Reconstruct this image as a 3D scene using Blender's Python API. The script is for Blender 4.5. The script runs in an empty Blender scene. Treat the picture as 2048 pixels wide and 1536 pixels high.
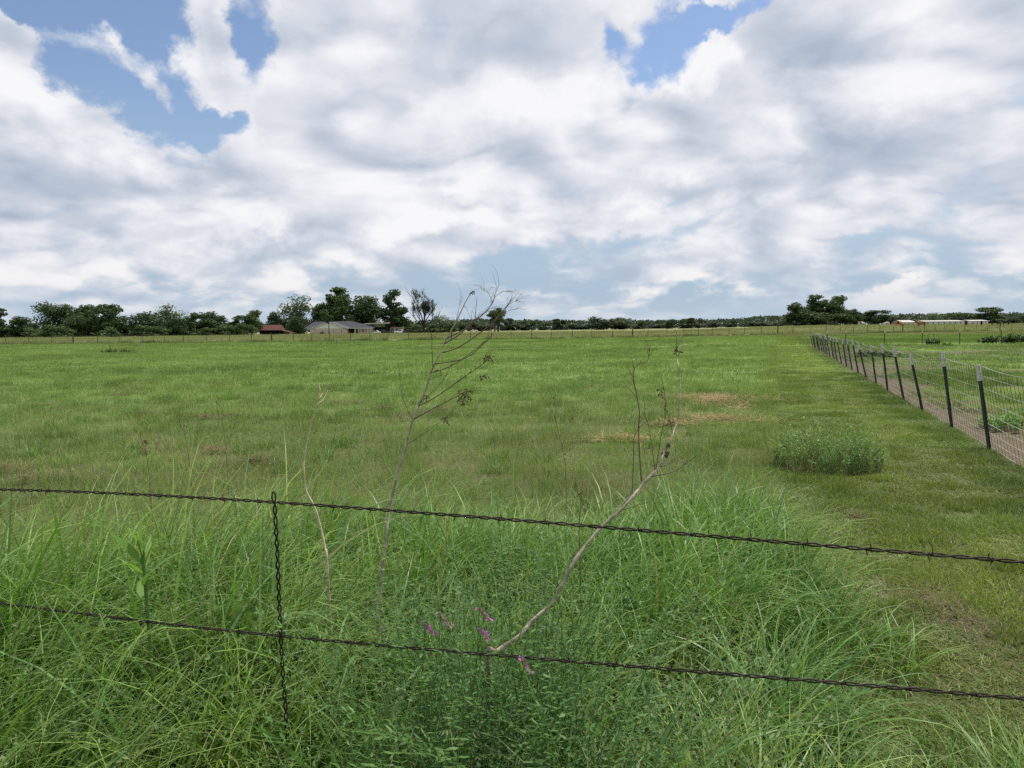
import bpy, math, random
import numpy as np
from mathutils import Vector, Matrix

# ------------------------------------------------------------------ camera, sky, sun, exposure
sc = bpy.context.scene
COL = sc.collection
EYE, FPX, CX, CY = 1.65, 1500.0, 1024.0, 768.0          # eye height; focal length in pixels of a 2048 frame
PITCH, ROLL = math.atan(111 / 1500.0), math.radians(0.6)
_r0, _u0 = Vector((1, 0, 0)), Vector((0, math.sin(PITCH), math.cos(PITCH)))
FWD = Vector((0, math.cos(PITCH), -math.sin(PITCH)))
RGT = _r0 * math.cos(ROLL) - _u0 * math.sin(ROLL)
UPV = _u0 * math.cos(ROLL) + _r0 * math.sin(ROLL)
CAM = Vector((0, 0, EYE))

cam_data = bpy.data.cameras.new('camera')
cam_data.sensor_fit = 'HORIZONTAL'
cam_data.sensor_width = 36.0
cam_data.lens = 36.0 * FPX / 2048.0
cam_data.clip_start, cam_data.clip_end = 0.05, 20000
cam = bpy.data.objects.new('camera', cam_data)
COL.objects.link(cam)
m3 = Matrix((RGT, UPV, -FWD)).transposed()
cam.matrix_world = Matrix.Translation(CAM) @ m3.to_4x4()
sc.camera = cam

sc.view_settings.view_transform = 'Standard'
sc.view_settings.look = 'None'
sc.view_settings.exposure = 0.0
sc.view_settings.gamma = 1.0
sc.view_settings.use_curve_mapping = False
sc.cycles.max_bounces = 3
sc.cycles.diffuse_bounces = 1
sc.cycles.glossy_bounces = 2
sc.cycles.transmission_bounces = 2
sc.cycles.transparent_max_bounces = 6
sc.cycles.use_denoising = False
sc.cycles.use_adaptive_sampling = True
sc.cycles.adaptive_threshold = 0.02

SUN_EL, SUN_AZ = math.radians(58), math.radians(52)     # azimuth clockwise from the view direction (+Y)
SUN_DIR = Vector((math.sin(SUN_AZ) * math.cos(SUN_EL), math.cos(SUN_AZ) * math.cos(SUN_EL), math.sin(SUN_EL)))
sun_data = bpy.data.lights.new('sun', 'SUN')
sun_data.energy = 5.0
sun_data.angle = math.radians(2.5)
sun_data.color = (1.0, 0.93, 0.80)
sun = bpy.data.objects.new('sun', sun_data)
sun.rotation_euler = SUN_DIR.to_track_quat('Z', 'Y').to_euler()
COL.objects.link(sun)


def ray(px, py):
    return FWD + RGT * ((px - CX) / FPX) - UPV * ((py - CY) / FPX)


def at(px, py, Y):
    d = ray(px, py)
    return CAM + d * (Y / d.y)


def lin(r, g, b):
    def f(c):
        c /= 255.0
        return c / 12.92 if c <= 0.04045 else ((c + 0.055) / 1.055) ** 2.4
    return (f(r), f(g), f(b), 1.0)


# ---- node helpers
class NT:
    def __init__(self, tree):
        self.t = tree

    def n(self, typ, ins=None, **props):
        nd = self.t.nodes.new(typ)
        for k, v in props.items():
            setattr(nd, k, v)
        for k, v in (ins or {}).items():
            s = nd.inputs[k]
            if isinstance(v, bpy.types.NodeSocket):
                self.t.links.new(v, s)
            elif isinstance(v, bpy.types.Node):
                self.t.links.new(v.outputs[0], s)
            else:
                s.default_value = v
        return nd

    def math(self, op, a, b=None, c=None, clamp=False):
        ins = {0: a}
        if b is not None:
            ins[1] = b
        if c is not None:
            ins[2] = c
        return self.n('ShaderNodeMath', ins, operation=op, use_clamp=clamp).outputs[0]

    def vmath(self, op, a, b=None, scale=None):
        ins = {0: a}
        if b is not None:
            ins[1] = b
        nd = self.n('ShaderNodeVectorMath', ins, operation=op)
        if scale is not None:
            if isinstance(scale, bpy.types.NodeSocket):
                self.t.links.new(scale, nd.inputs['Scale'])
            else:
                nd.inputs['Scale'].default_value = scale
        return nd.outputs['Value'] if op in ('DOT_PRODUCT', 'LENGTH', 'DISTANCE') else nd.outputs[0]

    def noise(self, vec, scale, detail=4.0, rough=0.5, dist=0.0, lac=2.0):
        return self.n('ShaderNodeTexNoise', {'Vector': vec, 'Scale': scale, 'Detail': detail, 'Roughness': rough,
                                             'Distortion': dist, 'Lacunarity': lac}).outputs[0]

    def smooth(self, v, a, b, lo=0.0, hi=1.0):
        return self.n('ShaderNodeMapRange', {0: v, 1: a, 2: b, 3: lo, 4: hi}, interpolation_type='SMOOTHSTEP').outputs[0]

    def mixc(self, f, a, b, blend='MIX'):
        nd = self.n('ShaderNodeMix', data_type='RGBA', blend_type=blend)
        for s, v in ((nd.inputs[0], f), (nd.inputs[6], a), (nd.inputs[7], b)):
            if isinstance(v, bpy.types.NodeSocket):
                self.t.links.new(v, s)
            else:
                s.default_value = v
        return nd.outputs[2]


# ---- the sky: clear-air Sky Texture seen through a broken deck of cloud
world = bpy.data.worlds.new('World')
sc.world = world
world.cycles.sampling_method = 'NONE'
world.use_nodes = True
wt = NT(world.node_tree)
world.node_tree.nodes.clear()
gen = wt.n('ShaderNodeTexCoord').outputs['Generated']
sky = wt.n('ShaderNodeTexSky', sky_type='NISHITA', sun_disc=False)
sky.sun_elevation = SUN_EL
sky.sun_rotation = SUN_AZ
sky.air_density, sky.dust_density, sky.ozone_density = 1.0, 0.6, 1.5
sep = wt.n('ShaderNodeSeparateXYZ', {0: gen})
X, Y, Z = sep.outputs
zc = wt.math('MAXIMUM', Z, 0.0)
az = wt.math('ARCTAN2', X, Y)
el = wt.math('ARCSINE', zc)
K = 0.34
inv = wt.math('DIVIDE', 1.0, wt.math('ADD', zc, K))
P = wt.n('ShaderNodeCombineXYZ', {0: wt.math('MULTIPLY', X, inv), 1: wt.math('MULTIPLY', Y, inv), 2: wt.math('MULTIPLY', zc, 1.2)}).outputs[0]
AE = wt.n('ShaderNodeCombineXYZ', {0: az, 1: el, 2: 0.0}).outputs[0]


def azel(px, py):
    d = ray(px, py).normalized()
    return math.atan2(d.x, d.y), math.asin(max(-1, min(1, d.z)))


warp = wt.n('ShaderNodeTexNoise', {'Vector': AE, 'Scale': 8.0, 'Detail': 6.0, 'Roughness': 0.62}).outputs[1]
AEw = wt.vmath('ADD', AE, wt.vmath('SCALE', wt.vmath('SUBTRACT', warp, (0.5, 0.5, 0.5)), scale=0.15))


_rot = {}


def blobs(lst):
    """sum of soft elliptical masks, each a piece of cloud or a gap standing in its own direction of the sky"""
    total = None
    for (cx, cy, rx, ry, ang, w) in lst:
        ang = min((-25, -12, 0, 10, 32), key=lambda q: abs(q - ang))
        th = math.radians(ang)
        if ang not in _rot:
            _rot[ang] = wt.n('ShaderNodeVectorRotate', {'Vector': AEw, 'Angle': th}, rotation_type='Z_AXIS').outputs[0] if ang else AEw
        a0, e0 = azel(cx, cy)
        a, e = a0 * math.cos(th) - e0 * math.sin(th), a0 * math.sin(th) + e0 * math.cos(th)
        sx, sy = FPX / rx / 1.3, FPX / ry / 1.3
        v = wt.n('ShaderNodeVectorMath', {0: _rot[ang], 1: (sx, sy, 0), 2: (-a * sx, -e * sy, 0)}, operation='MULTIPLY_ADD').outputs[0]
        v = wt.n('ShaderNodeTexGradient', {0: v}, gradient_type='SPHERICAL').outputs['Fac']
        total = wt.math('MULTIPLY', v, w * 1.7) if total is None else wt.math('MULTIPLY_ADD', v, w * 1.7, total)
    return total


cover_b = blobs([
    (240, 120, 250, 85, 32, -0.42), (110, 10, 140, 50, 15, -0.25), (310, 20, 150, 70, 10, -0.26), (498, 60, 40, 90, 5, -0.34),
    (450, 230, 75, 32, 8, -0.30), (1335, 70, 70, 62, 0, -0.34), (1430, 40, 75, 26, -12, -0.34), (1225, 55, 34, 36, 0, -0.26),
    (1800, 36, 70, 22, -25, -0.14), (430, 285, 40, 16, 20, -0.16),
    (205, 70, 95, 44, 32, 0.50), (430, 95, 75, 90, 30, 0.30), (325, 185, 52, 28, 40, 0.32), (40, 45, 80, 36, 20, 0.36),
    (-60, 260, 200, 150, 35, 0.2), (240, 330, 260, 90, 25, 0.12),
    (640, 110, 120, 160, 0, 0.16), (1640, 240, 330, 170, -18, 0.12), (900, 250, 300, 160, -10, 0.1), (1040, 320, 120, 60, -10, 0.16),
    (1000, 545, 360, 62, 3, -0.15), (1180, 590, 240, 50, 0, -0.07), (1480, 560, 260, 60, -8, -0.10), (1850, 520, 160, 45, 0, -0.12),
    (300, 560, 320, 35, 0, -0.08), (800, 470, 140, 34, -14, 0.20), (950, 440, 140, 50, -14, 0.14), (1200, 450, 130, 34, -4, 0.12), (1700, 440, 150, 40, -6, 0.12),
    (1330, 570, 160, 38, -12, 0.24), (560, 550, 90, 30, -5, 0.16), (150, 540, 110, 22, -3, 0.14), (1780, 580, 50, 24, -10, 0.2)])
lite_b = blobs([
    (650, 120, 110, 170, 5, 0.14), (1760, 170, 230, 70, -28, 0.16), (790, 470, 160, 34, -15, 0.30), (960, 440, 130, 40, -15, 0.22), (1700, 440, 120, 36, -6, 0.20),
    (130, 250, 200, 50, 38, 0.18), (330, 300, 120, 50, 25, 0.14), (1400, 110, 60, 40, -25, 0.34), (1290, 140, 100, 40, -25, 0.24), (1290, 430, 200, 30, -5, 0.2),
    (450, 440, 190, 45, -14, 0.2), (535, 470, 40, 24, 0, 0.25), (560, 550, 90, 30, -5, 0.2), (1400, 560, 150, 40, -10, 0.3), (1000, 220, 220, 60, -12, 0.2), (920, 385, 50, 22, 0, 0.25),
    (200, 545, 140, 22, -3, 0.14), (1780, 580, 50, 24, -10, 0.25), (740, 60, 60, 60, 0, 0.12),
    (1560, 170, 190, 75, -28, -0.20), (1010, 90, 300, 70, -6, -0.16), (1640, 330, 330, 55, -6, -0.20), (40, 400, 160, 70, 5, -0.18), (330, 350, 120, 30, 0, -0.14), (1920, 330, 160, 130, 0, -0.12),
    (830, 310, 120, 60, -20, -0.12), (1350, 370, 150, 30, -4, -0.2), (480, 495, 260, 22, 0, -0.12), (1250, 540, 500, 60, 0, -0.2), (600, 350, 120, 120, 30, -0.1)])

# cloud body: warped fractal noise on the flattened dome
w1 = wt.n('ShaderNodeTexNoise', {'Vector': P, 'Scale': 1.6, 'Detail': 3.0, 'Roughness': 0.5}).outputs[1]
Pw = wt.vmath('ADD', P, wt.vmath('SCALE', wt.vmath('SUBTRACT', w1, (0.5, 0.5, 0.5)), scale=0.22))
n1 = wt.noise(Pw, 3.0, 9.0, 0.53)
Pl = wt.vmath('ADD', Pw, (0.07, -0.05, 0.035))
n2 = wt.noise(Pl, 3.0, 7.0, 0.53)
n3 = wt.noise(Pw, 1.5, 3.0, 0.5)
def billow(vec, scale, detail, lo, hi):
    """rounded lobes parted by sharp creases: an upside-down ridged fractal"""
    nd = wt.n('ShaderNodeTexNoise', {'Vector': vec, 'Scale': scale, 'Detail': detail, 'Roughness': 0.5, 'Offset': 1.0, 'Gain': 1.2}, noise_type='RIDGED_MULTIFRACTAL')
    return wt.n('ShaderNodeMapRange', {0: nd.outputs[0], 1: hi, 2: lo, 3: 0.0, 4: 1.0}).outputs[0]


b1 = billow(Pw, 3.4, 4.0, 0.2, 2.1)
b2 = billow(Pl, 3.4, 4.0, 0.2, 2.1)
fine = wt.noise(wt.vmath('ADD', Pw, (7.3, 2.1, 0.4)), 9.0, 6.0, 0.6)
lowel = wt.smooth(el, 0.0, 0.17, -0.03, 0.07)
d0 = wt.math('ADD', wt.math('ADD', n1, cover_b), lowel)
dens = wt.math('ADD', d0, wt.math('MULTIPLY', wt.math('SUBTRACT', b1, 0.55), 0.20))
dens = wt.math('ADD', dens, wt.math('MULTIPLY', wt.math('SUBTRACT', fine, 0.5), 0.36))
cover = wt.smooth(dens, 0.27, 0.55)
relief = wt.math('ADD', wt.math('MULTIPLY', wt.math('SUBTRACT', n1, n2), 1.1), wt.math('MULTIPLY', wt.math('SUBTRACT', b1, b2), 0.50))
thick = wt.math('MULTIPLY', wt.smooth(d0, 0.52, 0.85), -0.20)
lum = wt.math('ADD', 0.70, relief)
for extra in (thick, lite_b, wt.math('MULTIPLY', wt.math('SUBTRACT', n3, 0.5), -0.6), wt.math('MULTIPLY', wt.math('SUBTRACT', fine, 0.5), 0.42),
              wt.math('MULTIPLY', wt.math('SUBTRACT', b1, 0.55), 0.16)):
    lum = wt.math('ADD', lum, extra)
ramp = wt.n('ShaderNodeValToRGB', {0: lum})
cr = ramp.color_ramp
cr.interpolation = 'B_SPLINE'
for i, (p, c) in enumerate([(0.02, lin(174, 187, 205)), (0.30, lin(194, 203, 217)), (0.56, lin(216, 220, 230)), (0.80, lin(238, 239, 244)), (1.0, lin(250, 250, 252))]):
    e_ = cr.elements[i] if i < 2 else cr.elements.new(p)
    e_.position, e_.color = p, c
STR = 0.10
# air: the clear sky whitens towards the horizon through summer haze, and so do far clouds
clear = wt.mixc(1.0, sky.outputs[0], (1.20, 1.22, 1.28, 1), 'MULTIPLY')
hz = tuple(c / STR for c in lin(168, 190, 211)[:3]) + (1,)
clear = wt.mixc(wt.smooth(el, 0.34, 0.02, 0.05, 0.94), clear, hz)
cloudc = wt.mixc(1.0, ramp.outputs[0], (1 / STR, 1 / STR, 1 / STR, 1), 'MULTIPLY')
warm = tuple(c / STR for c in lin(236, 232, 226)[:3]) + (1,)
cloudc = wt.mixc(wt.smooth(el, 0.13, 0.01, 0.0, 0.45), cloudc, wt.mixc(wt.smooth(lum, 0.5, 0.9), hz, warm))
skyc = wt.mixc(cover, clear, cloudc)
skyc = wt.mixc(wt.smooth(el, 0.055, 0.0, 0.0, 0.75), skyc, tuple(c / STR for c in lin(186, 204, 219)[:3]) + (1,))
bg = wt.n('ShaderNodeBackground', {0: skyc, 1: STR})
wo = wt.n('ShaderNodeOutputWorld', {0: bg.outputs[0]})

# ------------------------------------------------------------------ helpers
RNG = np.random.default_rng(11)
random.seed(5)


def sstep(a, b, x):
    t = np.clip((np.asarray(x, float) - a) / (b - a), 0, 1)
    return t * t * (3 - 2 * t)


def ground_z(x, y):
    """flat meadow that swells by a metre or so under the far pasture on the right"""
    x, y = np.asarray(x, float), np.asarray(y, float)
    yy = np.maximum(y, 1.0)
    rise = 1.35 * sstep(150, 290, yy) * sstep(0.20, 0.40, x / yy)
    und = 0.025 * np.sin(x * 0.21 + 1.3) * np.sin(y * 0.17) * sstep(6, 14, yy)
    return rise + und


def gz(x, y):
    return float(ground_z(x, y))


# the wire fence on the right sets the grid of the place
P0 = np.array((6.2, 9.6))
EV = np.array((0.332, 0.943)); EV = EV / np.linalg.norm(EV)          # along the fence, away from the camera
NV = np.array((EV[1], -EV[0]))                                       # to its right


def s_of(x, y):
    return (x - P0[0]) * NV[0] + (y - P0[1]) * NV[1]


def tag(o, label=None, cat=None, group=None, kind=None):
    if label: o['label'] = label
    if cat: o['category'] = cat
    if group: o['group'] = group
    if kind: o['kind'] = kind
    return o


def empty(name, loc=(0, 0, 0), rz=0.0, scale=(1, 1, 1)):
    o = bpy.data.objects.new(name, None)
    o.empty_display_size = 0.2
    o.location, o.rotation_euler, o.scale = loc, (0, 0, rz), scale
    COL.objects.link(o)
    return o


def link(name, mesh, parent=None, loc=(0, 0, 0), rot=(0, 0, 0)):
    o = bpy.data.objects.new(name, mesh)
    COL.objects.link(o)
    o.parent = parent
    o.location, o.rotation_euler = loc, rot
    return o


class MB:
    """collects shapes for one mesh"""

    def __init__(self):
        self.v, self.f, self.n = [], [], 0

    def add(self, verts, faces):
        k = self.n
        self.v.extend(map(tuple, verts))
        self.f.extend(tuple(i + k for i in f) for f in faces)
        self.n += len(verts)
        return self

    def box(self, c, s, rz=0.0, tilt=None):
        hx, hy, hz = s[0] / 2, s[1] / 2, s[2] / 2
        vs = [Vector((sx * hx, sy * hy, sz * hz)) for sz in (-1, 1) for sy in (-1, 1) for sx in (-1, 1)]
        M = Matrix.Rotation(rz, 3, 'Z')
        if tilt is not None:
            M = M @ tilt
        vs = [M @ v + Vector(c) for v in vs]
        return self.add(vs, [(0, 2, 3, 1), (4, 5, 7, 6), (0, 1, 5, 4), (2, 6, 7, 3), (0, 4, 6, 2), (1, 3, 7, 5)])

    def tube(self, pts, radii, sides=6, cap=True):
        pts = [Vector(p) for p in pts]
        if not hasattr(radii, '__len__'):
            radii = [radii] * len(pts)
        ring = []
        up = None
        for i, p in enumerate(pts):
            t = (pts[min(i + 1, len(pts) - 1)] - pts[max(i - 1, 0)])
            if t.length < 1e-9:
                t = Vector((0, 0, 1))
            t.normalize()
            if up is None:
                up = t.orthogonal().normalized()
            up = (up - t * up.dot(t))
            up = up.normalized() if up.length > 1e-6 else t.orthogonal().normalized()
            sd = t.cross(up)
            for k in range(sides):
                a = 2 * math.pi * k / sides
                ring.append(p + (up * math.cos(a) + sd * math.sin(a)) * radii[i])
        fs = []
        for i in range(len(pts) - 1):
            for k in range(sides):
                a, b = i * sides + k, i * sides + (k + 1) % sides
                fs.append((a, b, b + sides, a + sides))
        if cap:
            fs.append(tuple(range(sides - 1, -1, -1)))
            fs.append(tuple((len(pts) - 1) * sides + k for k in range(sides)))
        return self.add(ring, fs)

    def prism(self, poly, depth, origin, u, v, w):
        """polygon in the (u,v) plane pushed along w by depth"""
        o, u, v, w = Vector(origin), Vector(u), Vector(v), Vector(w)
        a = [o + u * x + v * y for x, y in poly]
        b = [p + w * depth for p in a]
        n = len(poly)
        fs = [tuple(range(n - 1, -1, -1)), tuple(range(n, 2 * n))] + [(i, (i + 1) % n, n + (i + 1) % n, n + i) for i in range(n)]
        return self.add(a + b, fs)

    def mesh(self, name, mat, smooth=False):
        me = bpy.data.meshes.new(name)
        me.from_pydata(self.v, [], self.f)
        me.update()
        if mat is not None:
            me.materials.append(mat)
        if smooth:
            me.polygons.foreach_set('use_smooth', [True] * len(me.polygons))
        return me

    def build(self, name, mat, parent=None, smooth=False, loc=(0, 0, 0)):
        return link(name, self.mesh(name, mat, smooth), parent, loc)


# ------------------------------------------------------------------ materials
def new_mat(name):
    m = bpy.data.materials.new(name)
    m.use_nodes = True
    m.node_tree.nodes.clear()
    return m, NT(m.node_tree)


def plain(name, col, rough=0.7, spec=0.3, metal=0.0, var=0.25, scale=6.0, bump=0.0, col2=None):
    m, t = new_mat(name)
    pos = t.n('ShaderNodeTexCoord').outputs['Object']
    nz = t.noise(pos, scale, 5.0, 0.6)
    c = tuple(col[:3]) + (1,)
    d = (tuple(col2[:3]) + (1,)) if col2 else tuple(x * (1 - var) for x in col[:3]) + (1,)
    cc = t.mixc(t.smooth(nz, 0.35, 0.65), c, d)
    ins = {'Base Color': cc, 'Roughness': rough, 'Specular IOR Level': spec, 'Metallic': metal}
    if bump:
        ins['Normal'] = t.n('ShaderNodeBump', {'Strength': bump, 'Distance': 0.01, 'Height': nz}).outputs[0]
    b = t.n('ShaderNodeBsdfPrincipled', ins)
    t.n('ShaderNodeOutputMaterial', {0: b.outputs[0]})
    return m


def meadow_group():
    """colour of the short sward by place: field, mown lane, dry band, bare paddock soil, pale far pasture"""
    g = bpy.data.node_groups.new('meadow_colour', 'ShaderNodeTree')
    for nm in ('Sward', 'Soil'):
        g.interface.new_socket(nm, in_out='OUTPUT', socket_type='NodeSocketColor')
    g.interface.new_socket('Bare', in_out='OUTPUT', socket_type='NodeSocketFloat')
    t = NT(g)
    pos = t.n('ShaderNodeNewGeometry').outputs['Position']
    s = t.vmath('DOT_PRODUCT', t.vmath('SUBTRACT', pos, (P0[0], P0[1], 0)), (NV[0], NV[1], 0))
    sp = t.n('ShaderNodeSeparateXYZ', {0: pos})
    x, y = sp.outputs[0], sp.outputs[1]
    flat = t.n('ShaderNodeCombineXYZ', {0: x, 1: y, 2: 0.0}).outputs[0]
    nA = t.noise(flat, 0.11, 4.0, 0.55)
    nB = t.noise(flat, 0.75, 4.0, 0.6)
    nC = t.noise(flat, 5.0, 3.0, 0.6)
    str_ = t.n('ShaderNodeCombineXYZ', {0: t.math('MULTIPLY', x, 0.12), 1: t.math('MULTIPLY', y, 0.33), 2: 0.0}).outputs[0]
    nD = t.noise(str_, 1.0, 4.0, 0.6)
    f1, f2, f3 = (0.164, 0.258, 0.074, 1), (0.200, 0.288, 0.090, 1), (0.134, 0.218, 0.062, 1)
    c = t.mixc(t.smooth(nB, 0.38, 0.62), f1, f2)
    c = t.mixc(t.smooth(nD, 0.50, 0.66), c, f3)
    c = t.mixc(t.smooth(nA, 0.52, 0.70, 0, 0.55), c, (0.172, 0.228, 0.078, 1))
    # dry thatch between 6 and 13 m out
    near = t.math('MULTIPLY', t.smooth(y, 19.0, 7.0), t.smooth(t.math('ADD', nB, t.math('MULTIPLY', nC, 0.35)), 0.66, 0.86))
    c = t.mixc(t.math('MULTIPLY', near, 0.48), c, (0.235, 0.215, 0.105, 1))
    # mown lane along the wire fence
    sj = t.math('ADD', s, t.math('MULTIPLY', t.math('SUBTRACT', nB, 0.5), 1.6))
    lane = t.math('MULTIPLY', t.smooth(sj, -3.7, -1.6), t.smooth(y, 130, 60))
    lc = t.mixc(t.smooth(nB, 0.35, 0.65), (0.190, 0.256, 0.056, 1), (0.148, 0.226, 0.050, 1))
    lc = t.mixc(t.smooth(nC, 0.55, 0.75, 0, 0.6), lc, (0.225, 0.220, 0.085, 1))
    edge = t.smooth(sj, -0.8, -0.2)
    lc = t.mixc(t.math('MULTIPLY', edge, 0.75), lc, (0.105, 0.180, 0.044, 1))
    c = t.mixc(lane, c, lc)
    # paddock right of the fence: brighter weeds
    pad = t.math('MULTIPLY', t.smooth(s, 0.1, 1.2), t.smooth(y, 66, 60))
    c = t.mixc(pad, c, t.mixc(t.smooth(nB, 0.4, 0.6), (0.120, 0.205, 0.036, 1), (0.165, 0.240, 0.045, 1)))
    # pale pasture beyond the far fence
    far = t.smooth(y, 112, 122)
    fc = t.mixc(t.smooth(nA, 0.4, 0.6), (0.195, 0.220, 0.100, 1), (0.235, 0.245, 0.125, 1))
    c = t.mixc(far, c, fc)
    # soil and how much of it shows
    soil = t.mixc(t.smooth(nC, 0.3, 0.7), (0.190, 0.155, 0.110, 1), (0.130, 0.104, 0.072, 1))
    dn = t.math('ADD', s, t.math('MULTIPLY', t.math('SUBTRACT', nB, 0.5), 3.6))
    strip = t.math('MULTIPLY', t.smooth(s, -0.35, 0.05), t.smooth(dn, 1.2, 0.5))
    far_s = t.math('MULTIPLY', t.math('MULTIPLY', t.smooth(s, 0.0, 0.3), t.smooth(y, 62, 58)),
                   t.math('MULTIPLY', t.smooth(y, 22, 42), t.smooth(nA, 0.46, 0.54)))
    bare = t.math('MAXIMUM', strip, far_s)
    bare = t.math('MAXIMUM', bare, t.math('MULTIPLY', pad, t.smooth(t.math('ADD', nA, t.math('MULTIPLY', nB, 0.5)), 0.74, 0.88)))
    mud = t.math('MULTIPLY', t.smooth(t.vmath('LENGTH', t.n('ShaderNodeVectorMath', {0: t.vmath('ADD', flat, t.vmath('SCALE', t.n('ShaderNodeTexNoise', {'Vector': flat, 'Scale': 2.2}).outputs[1], scale=0.7)),
                 1: (2.4, 1.1, 0), 2: (-2.85 * 2.4, -4.70 * 1.1, 0)}, operation='MULTIPLY_ADD').outputs[0]), 1.0, 0.45), 0.85)
    bare = t.math('MAXIMUM', bare, mud)
    o = t.n('NodeGroupOutput')
    for i, v in enumerate((c, soil, bare)):
        t.t.links.new(v, o.inputs[i])
    return g


MEADOW = meadow_group()


def ground_material():
    m, t = new_mat('meadow_ground')
    g = t.n('ShaderNodeGroup')
    g.node_tree = MEADOW
    pos = t.n('ShaderNodeNewGeometry').outputs['Position']
    sp = t.n('ShaderNodeSeparateXYZ', {0: pos})
    fine = t.noise(pos, 42.0, 5.0, 0.75)
    c = t.mixc(g.outputs['Bare'], g.outputs['Sward'], g.outputs['Soil'])
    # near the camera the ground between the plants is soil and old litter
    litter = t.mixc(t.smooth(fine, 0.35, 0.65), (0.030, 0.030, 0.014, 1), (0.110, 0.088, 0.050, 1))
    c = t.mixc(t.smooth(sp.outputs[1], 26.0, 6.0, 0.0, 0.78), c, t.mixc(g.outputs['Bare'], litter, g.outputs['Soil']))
    c = t.mixc(t.smooth(fine, 0.30, 0.70, 0.0, 0.25), c, (0.05, 0.07, 0.022, 1))
    bump = t.n('ShaderNodeBump', {'Strength': 0.6, 'Distance': 0.05, 'Height': fine}).outputs[0]
    b = t.n('ShaderNodeBsdfPrincipled', {'Base Color': c, 'Roughness': 0.95, 'Specular IOR Level': 0.1, 'Normal': bump})
    t.n('ShaderNodeOutputMaterial', {0: b.outputs[0]})
    return m


def blade_material(name, cols=None, trans=0.35, tipc=None, tipf=0.5, basec=None, rnd=0.35, rough=0.5, spec=0.25, pscale=1.2):
    """leaf blade: colour by place (meadow group) or between two greens, each tuft and blade a little different"""
    m, t = new_mat(name)
    geo = t.n('ShaderNodeNewGeometry').outputs['Position']
    if cols is None:
        g = t.n('ShaderNodeGroup'); g.node_tree = MEADOW
        c = g.outputs['Sward']
    else:
        nz = t.noise(geo, pscale, 3.0, 0.6)
        c = t.mixc(t.smooth(nz, 0.36, 0.64), cols[0] + (1,), cols[1] + (1,))
        if len(cols) > 2:
            c = t.mixc(t.smooth(t.noise(geo, pscale * 0.45, 2.0, 0.5), 0.50, 0.62, 0.0, 0.8), c, cols[2] + (1,))
    orn = t.n('ShaderNodeObjectInfo').outputs['Random']
    br = t.n('ShaderNodeAttribute', attribute_name='rnd').outputs['Fac']
    tip = t.n('ShaderNodeAttribute', attribute_name='tip').outputs['Fac']
    if tipc:
        c = t.mixc(t.math('MULTIPLY', t.smooth(tip, 0.45, 1.0), tipf), c, tipc + (1,))
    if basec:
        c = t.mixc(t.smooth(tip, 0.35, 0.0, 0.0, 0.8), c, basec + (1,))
    k = t.math('ADD', t.math('MULTIPLY', orn, rnd), t.math('MULTIPLY', br, rnd * 1.3))
    k = t.math('ADD', k, 1.0 - rnd * 1.15)
    kk = t.n('ShaderNodeCombineColor', {0: k, 1: k, 2: k}).outputs[0]
    c = t.mixc(1.0, c, kk, 'MULTIPLY')
    dry = t.smooth(br, 0.93, 0.97, 0.0, 0.8)
    c = t.mixc(dry, c, (0.27, 0.22, 0.11, 1))
    p = t.n('ShaderNodeBsdfPrincipled', {'Base Color': c, 'Roughness': rough, 'Specular IOR Level': spec})
    tr = t.n('ShaderNodeBsdfTranslucent', {0: t.mixc(1.0, c, (1.15, 1.25, 0.6, 1), 'MULTIPLY')})
    mx = t.n('ShaderNodeMixShader', {0: trans, 1: p.outputs[0], 2: tr.outputs[0]})
    t.n('ShaderNodeOutputMaterial', {0: mx.outputs[0]})
    return m


# ------------------------------------------------------------------ ground sheet, out to the horizon
def build_ground():
    rings = np.concatenate([[0.0], np.geomspace(0.6, 9000, 150)])
    na = 288
    ang = np.linspace(0, 2 * math.pi, na, endpoint=False)
    vs = [(0.0, 0.0, 0.0)]
    for r in rings[1:]:
        xs, ys = r * np.sin(ang), r * np.cos(ang)
        vs.extend(zip(xs, ys, ground_z(xs, ys)))
    fs = [(0, 1 + (k + 1) % na, 1 + k) for k in range(na)]
    for i in range(len(rings) - 2):
        a, b = 1 + i * na, 1 + (i + 1) * na
        fs.extend((a + k, a + (k + 1) % na, b + (k + 1) % na, b + k) for k in range(na))
    me = bpy.data.meshes.new('ground')
    me.from_pydata(vs, [], fs)
    me.materials.append(ground_material())
    me.polygons.foreach_set('use_smooth', [True] * len(me.polygons))
    return tag(link('ground', me), 'level green meadow running out to the far tree line', 'ground', kind='structure')


build_ground()


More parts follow.
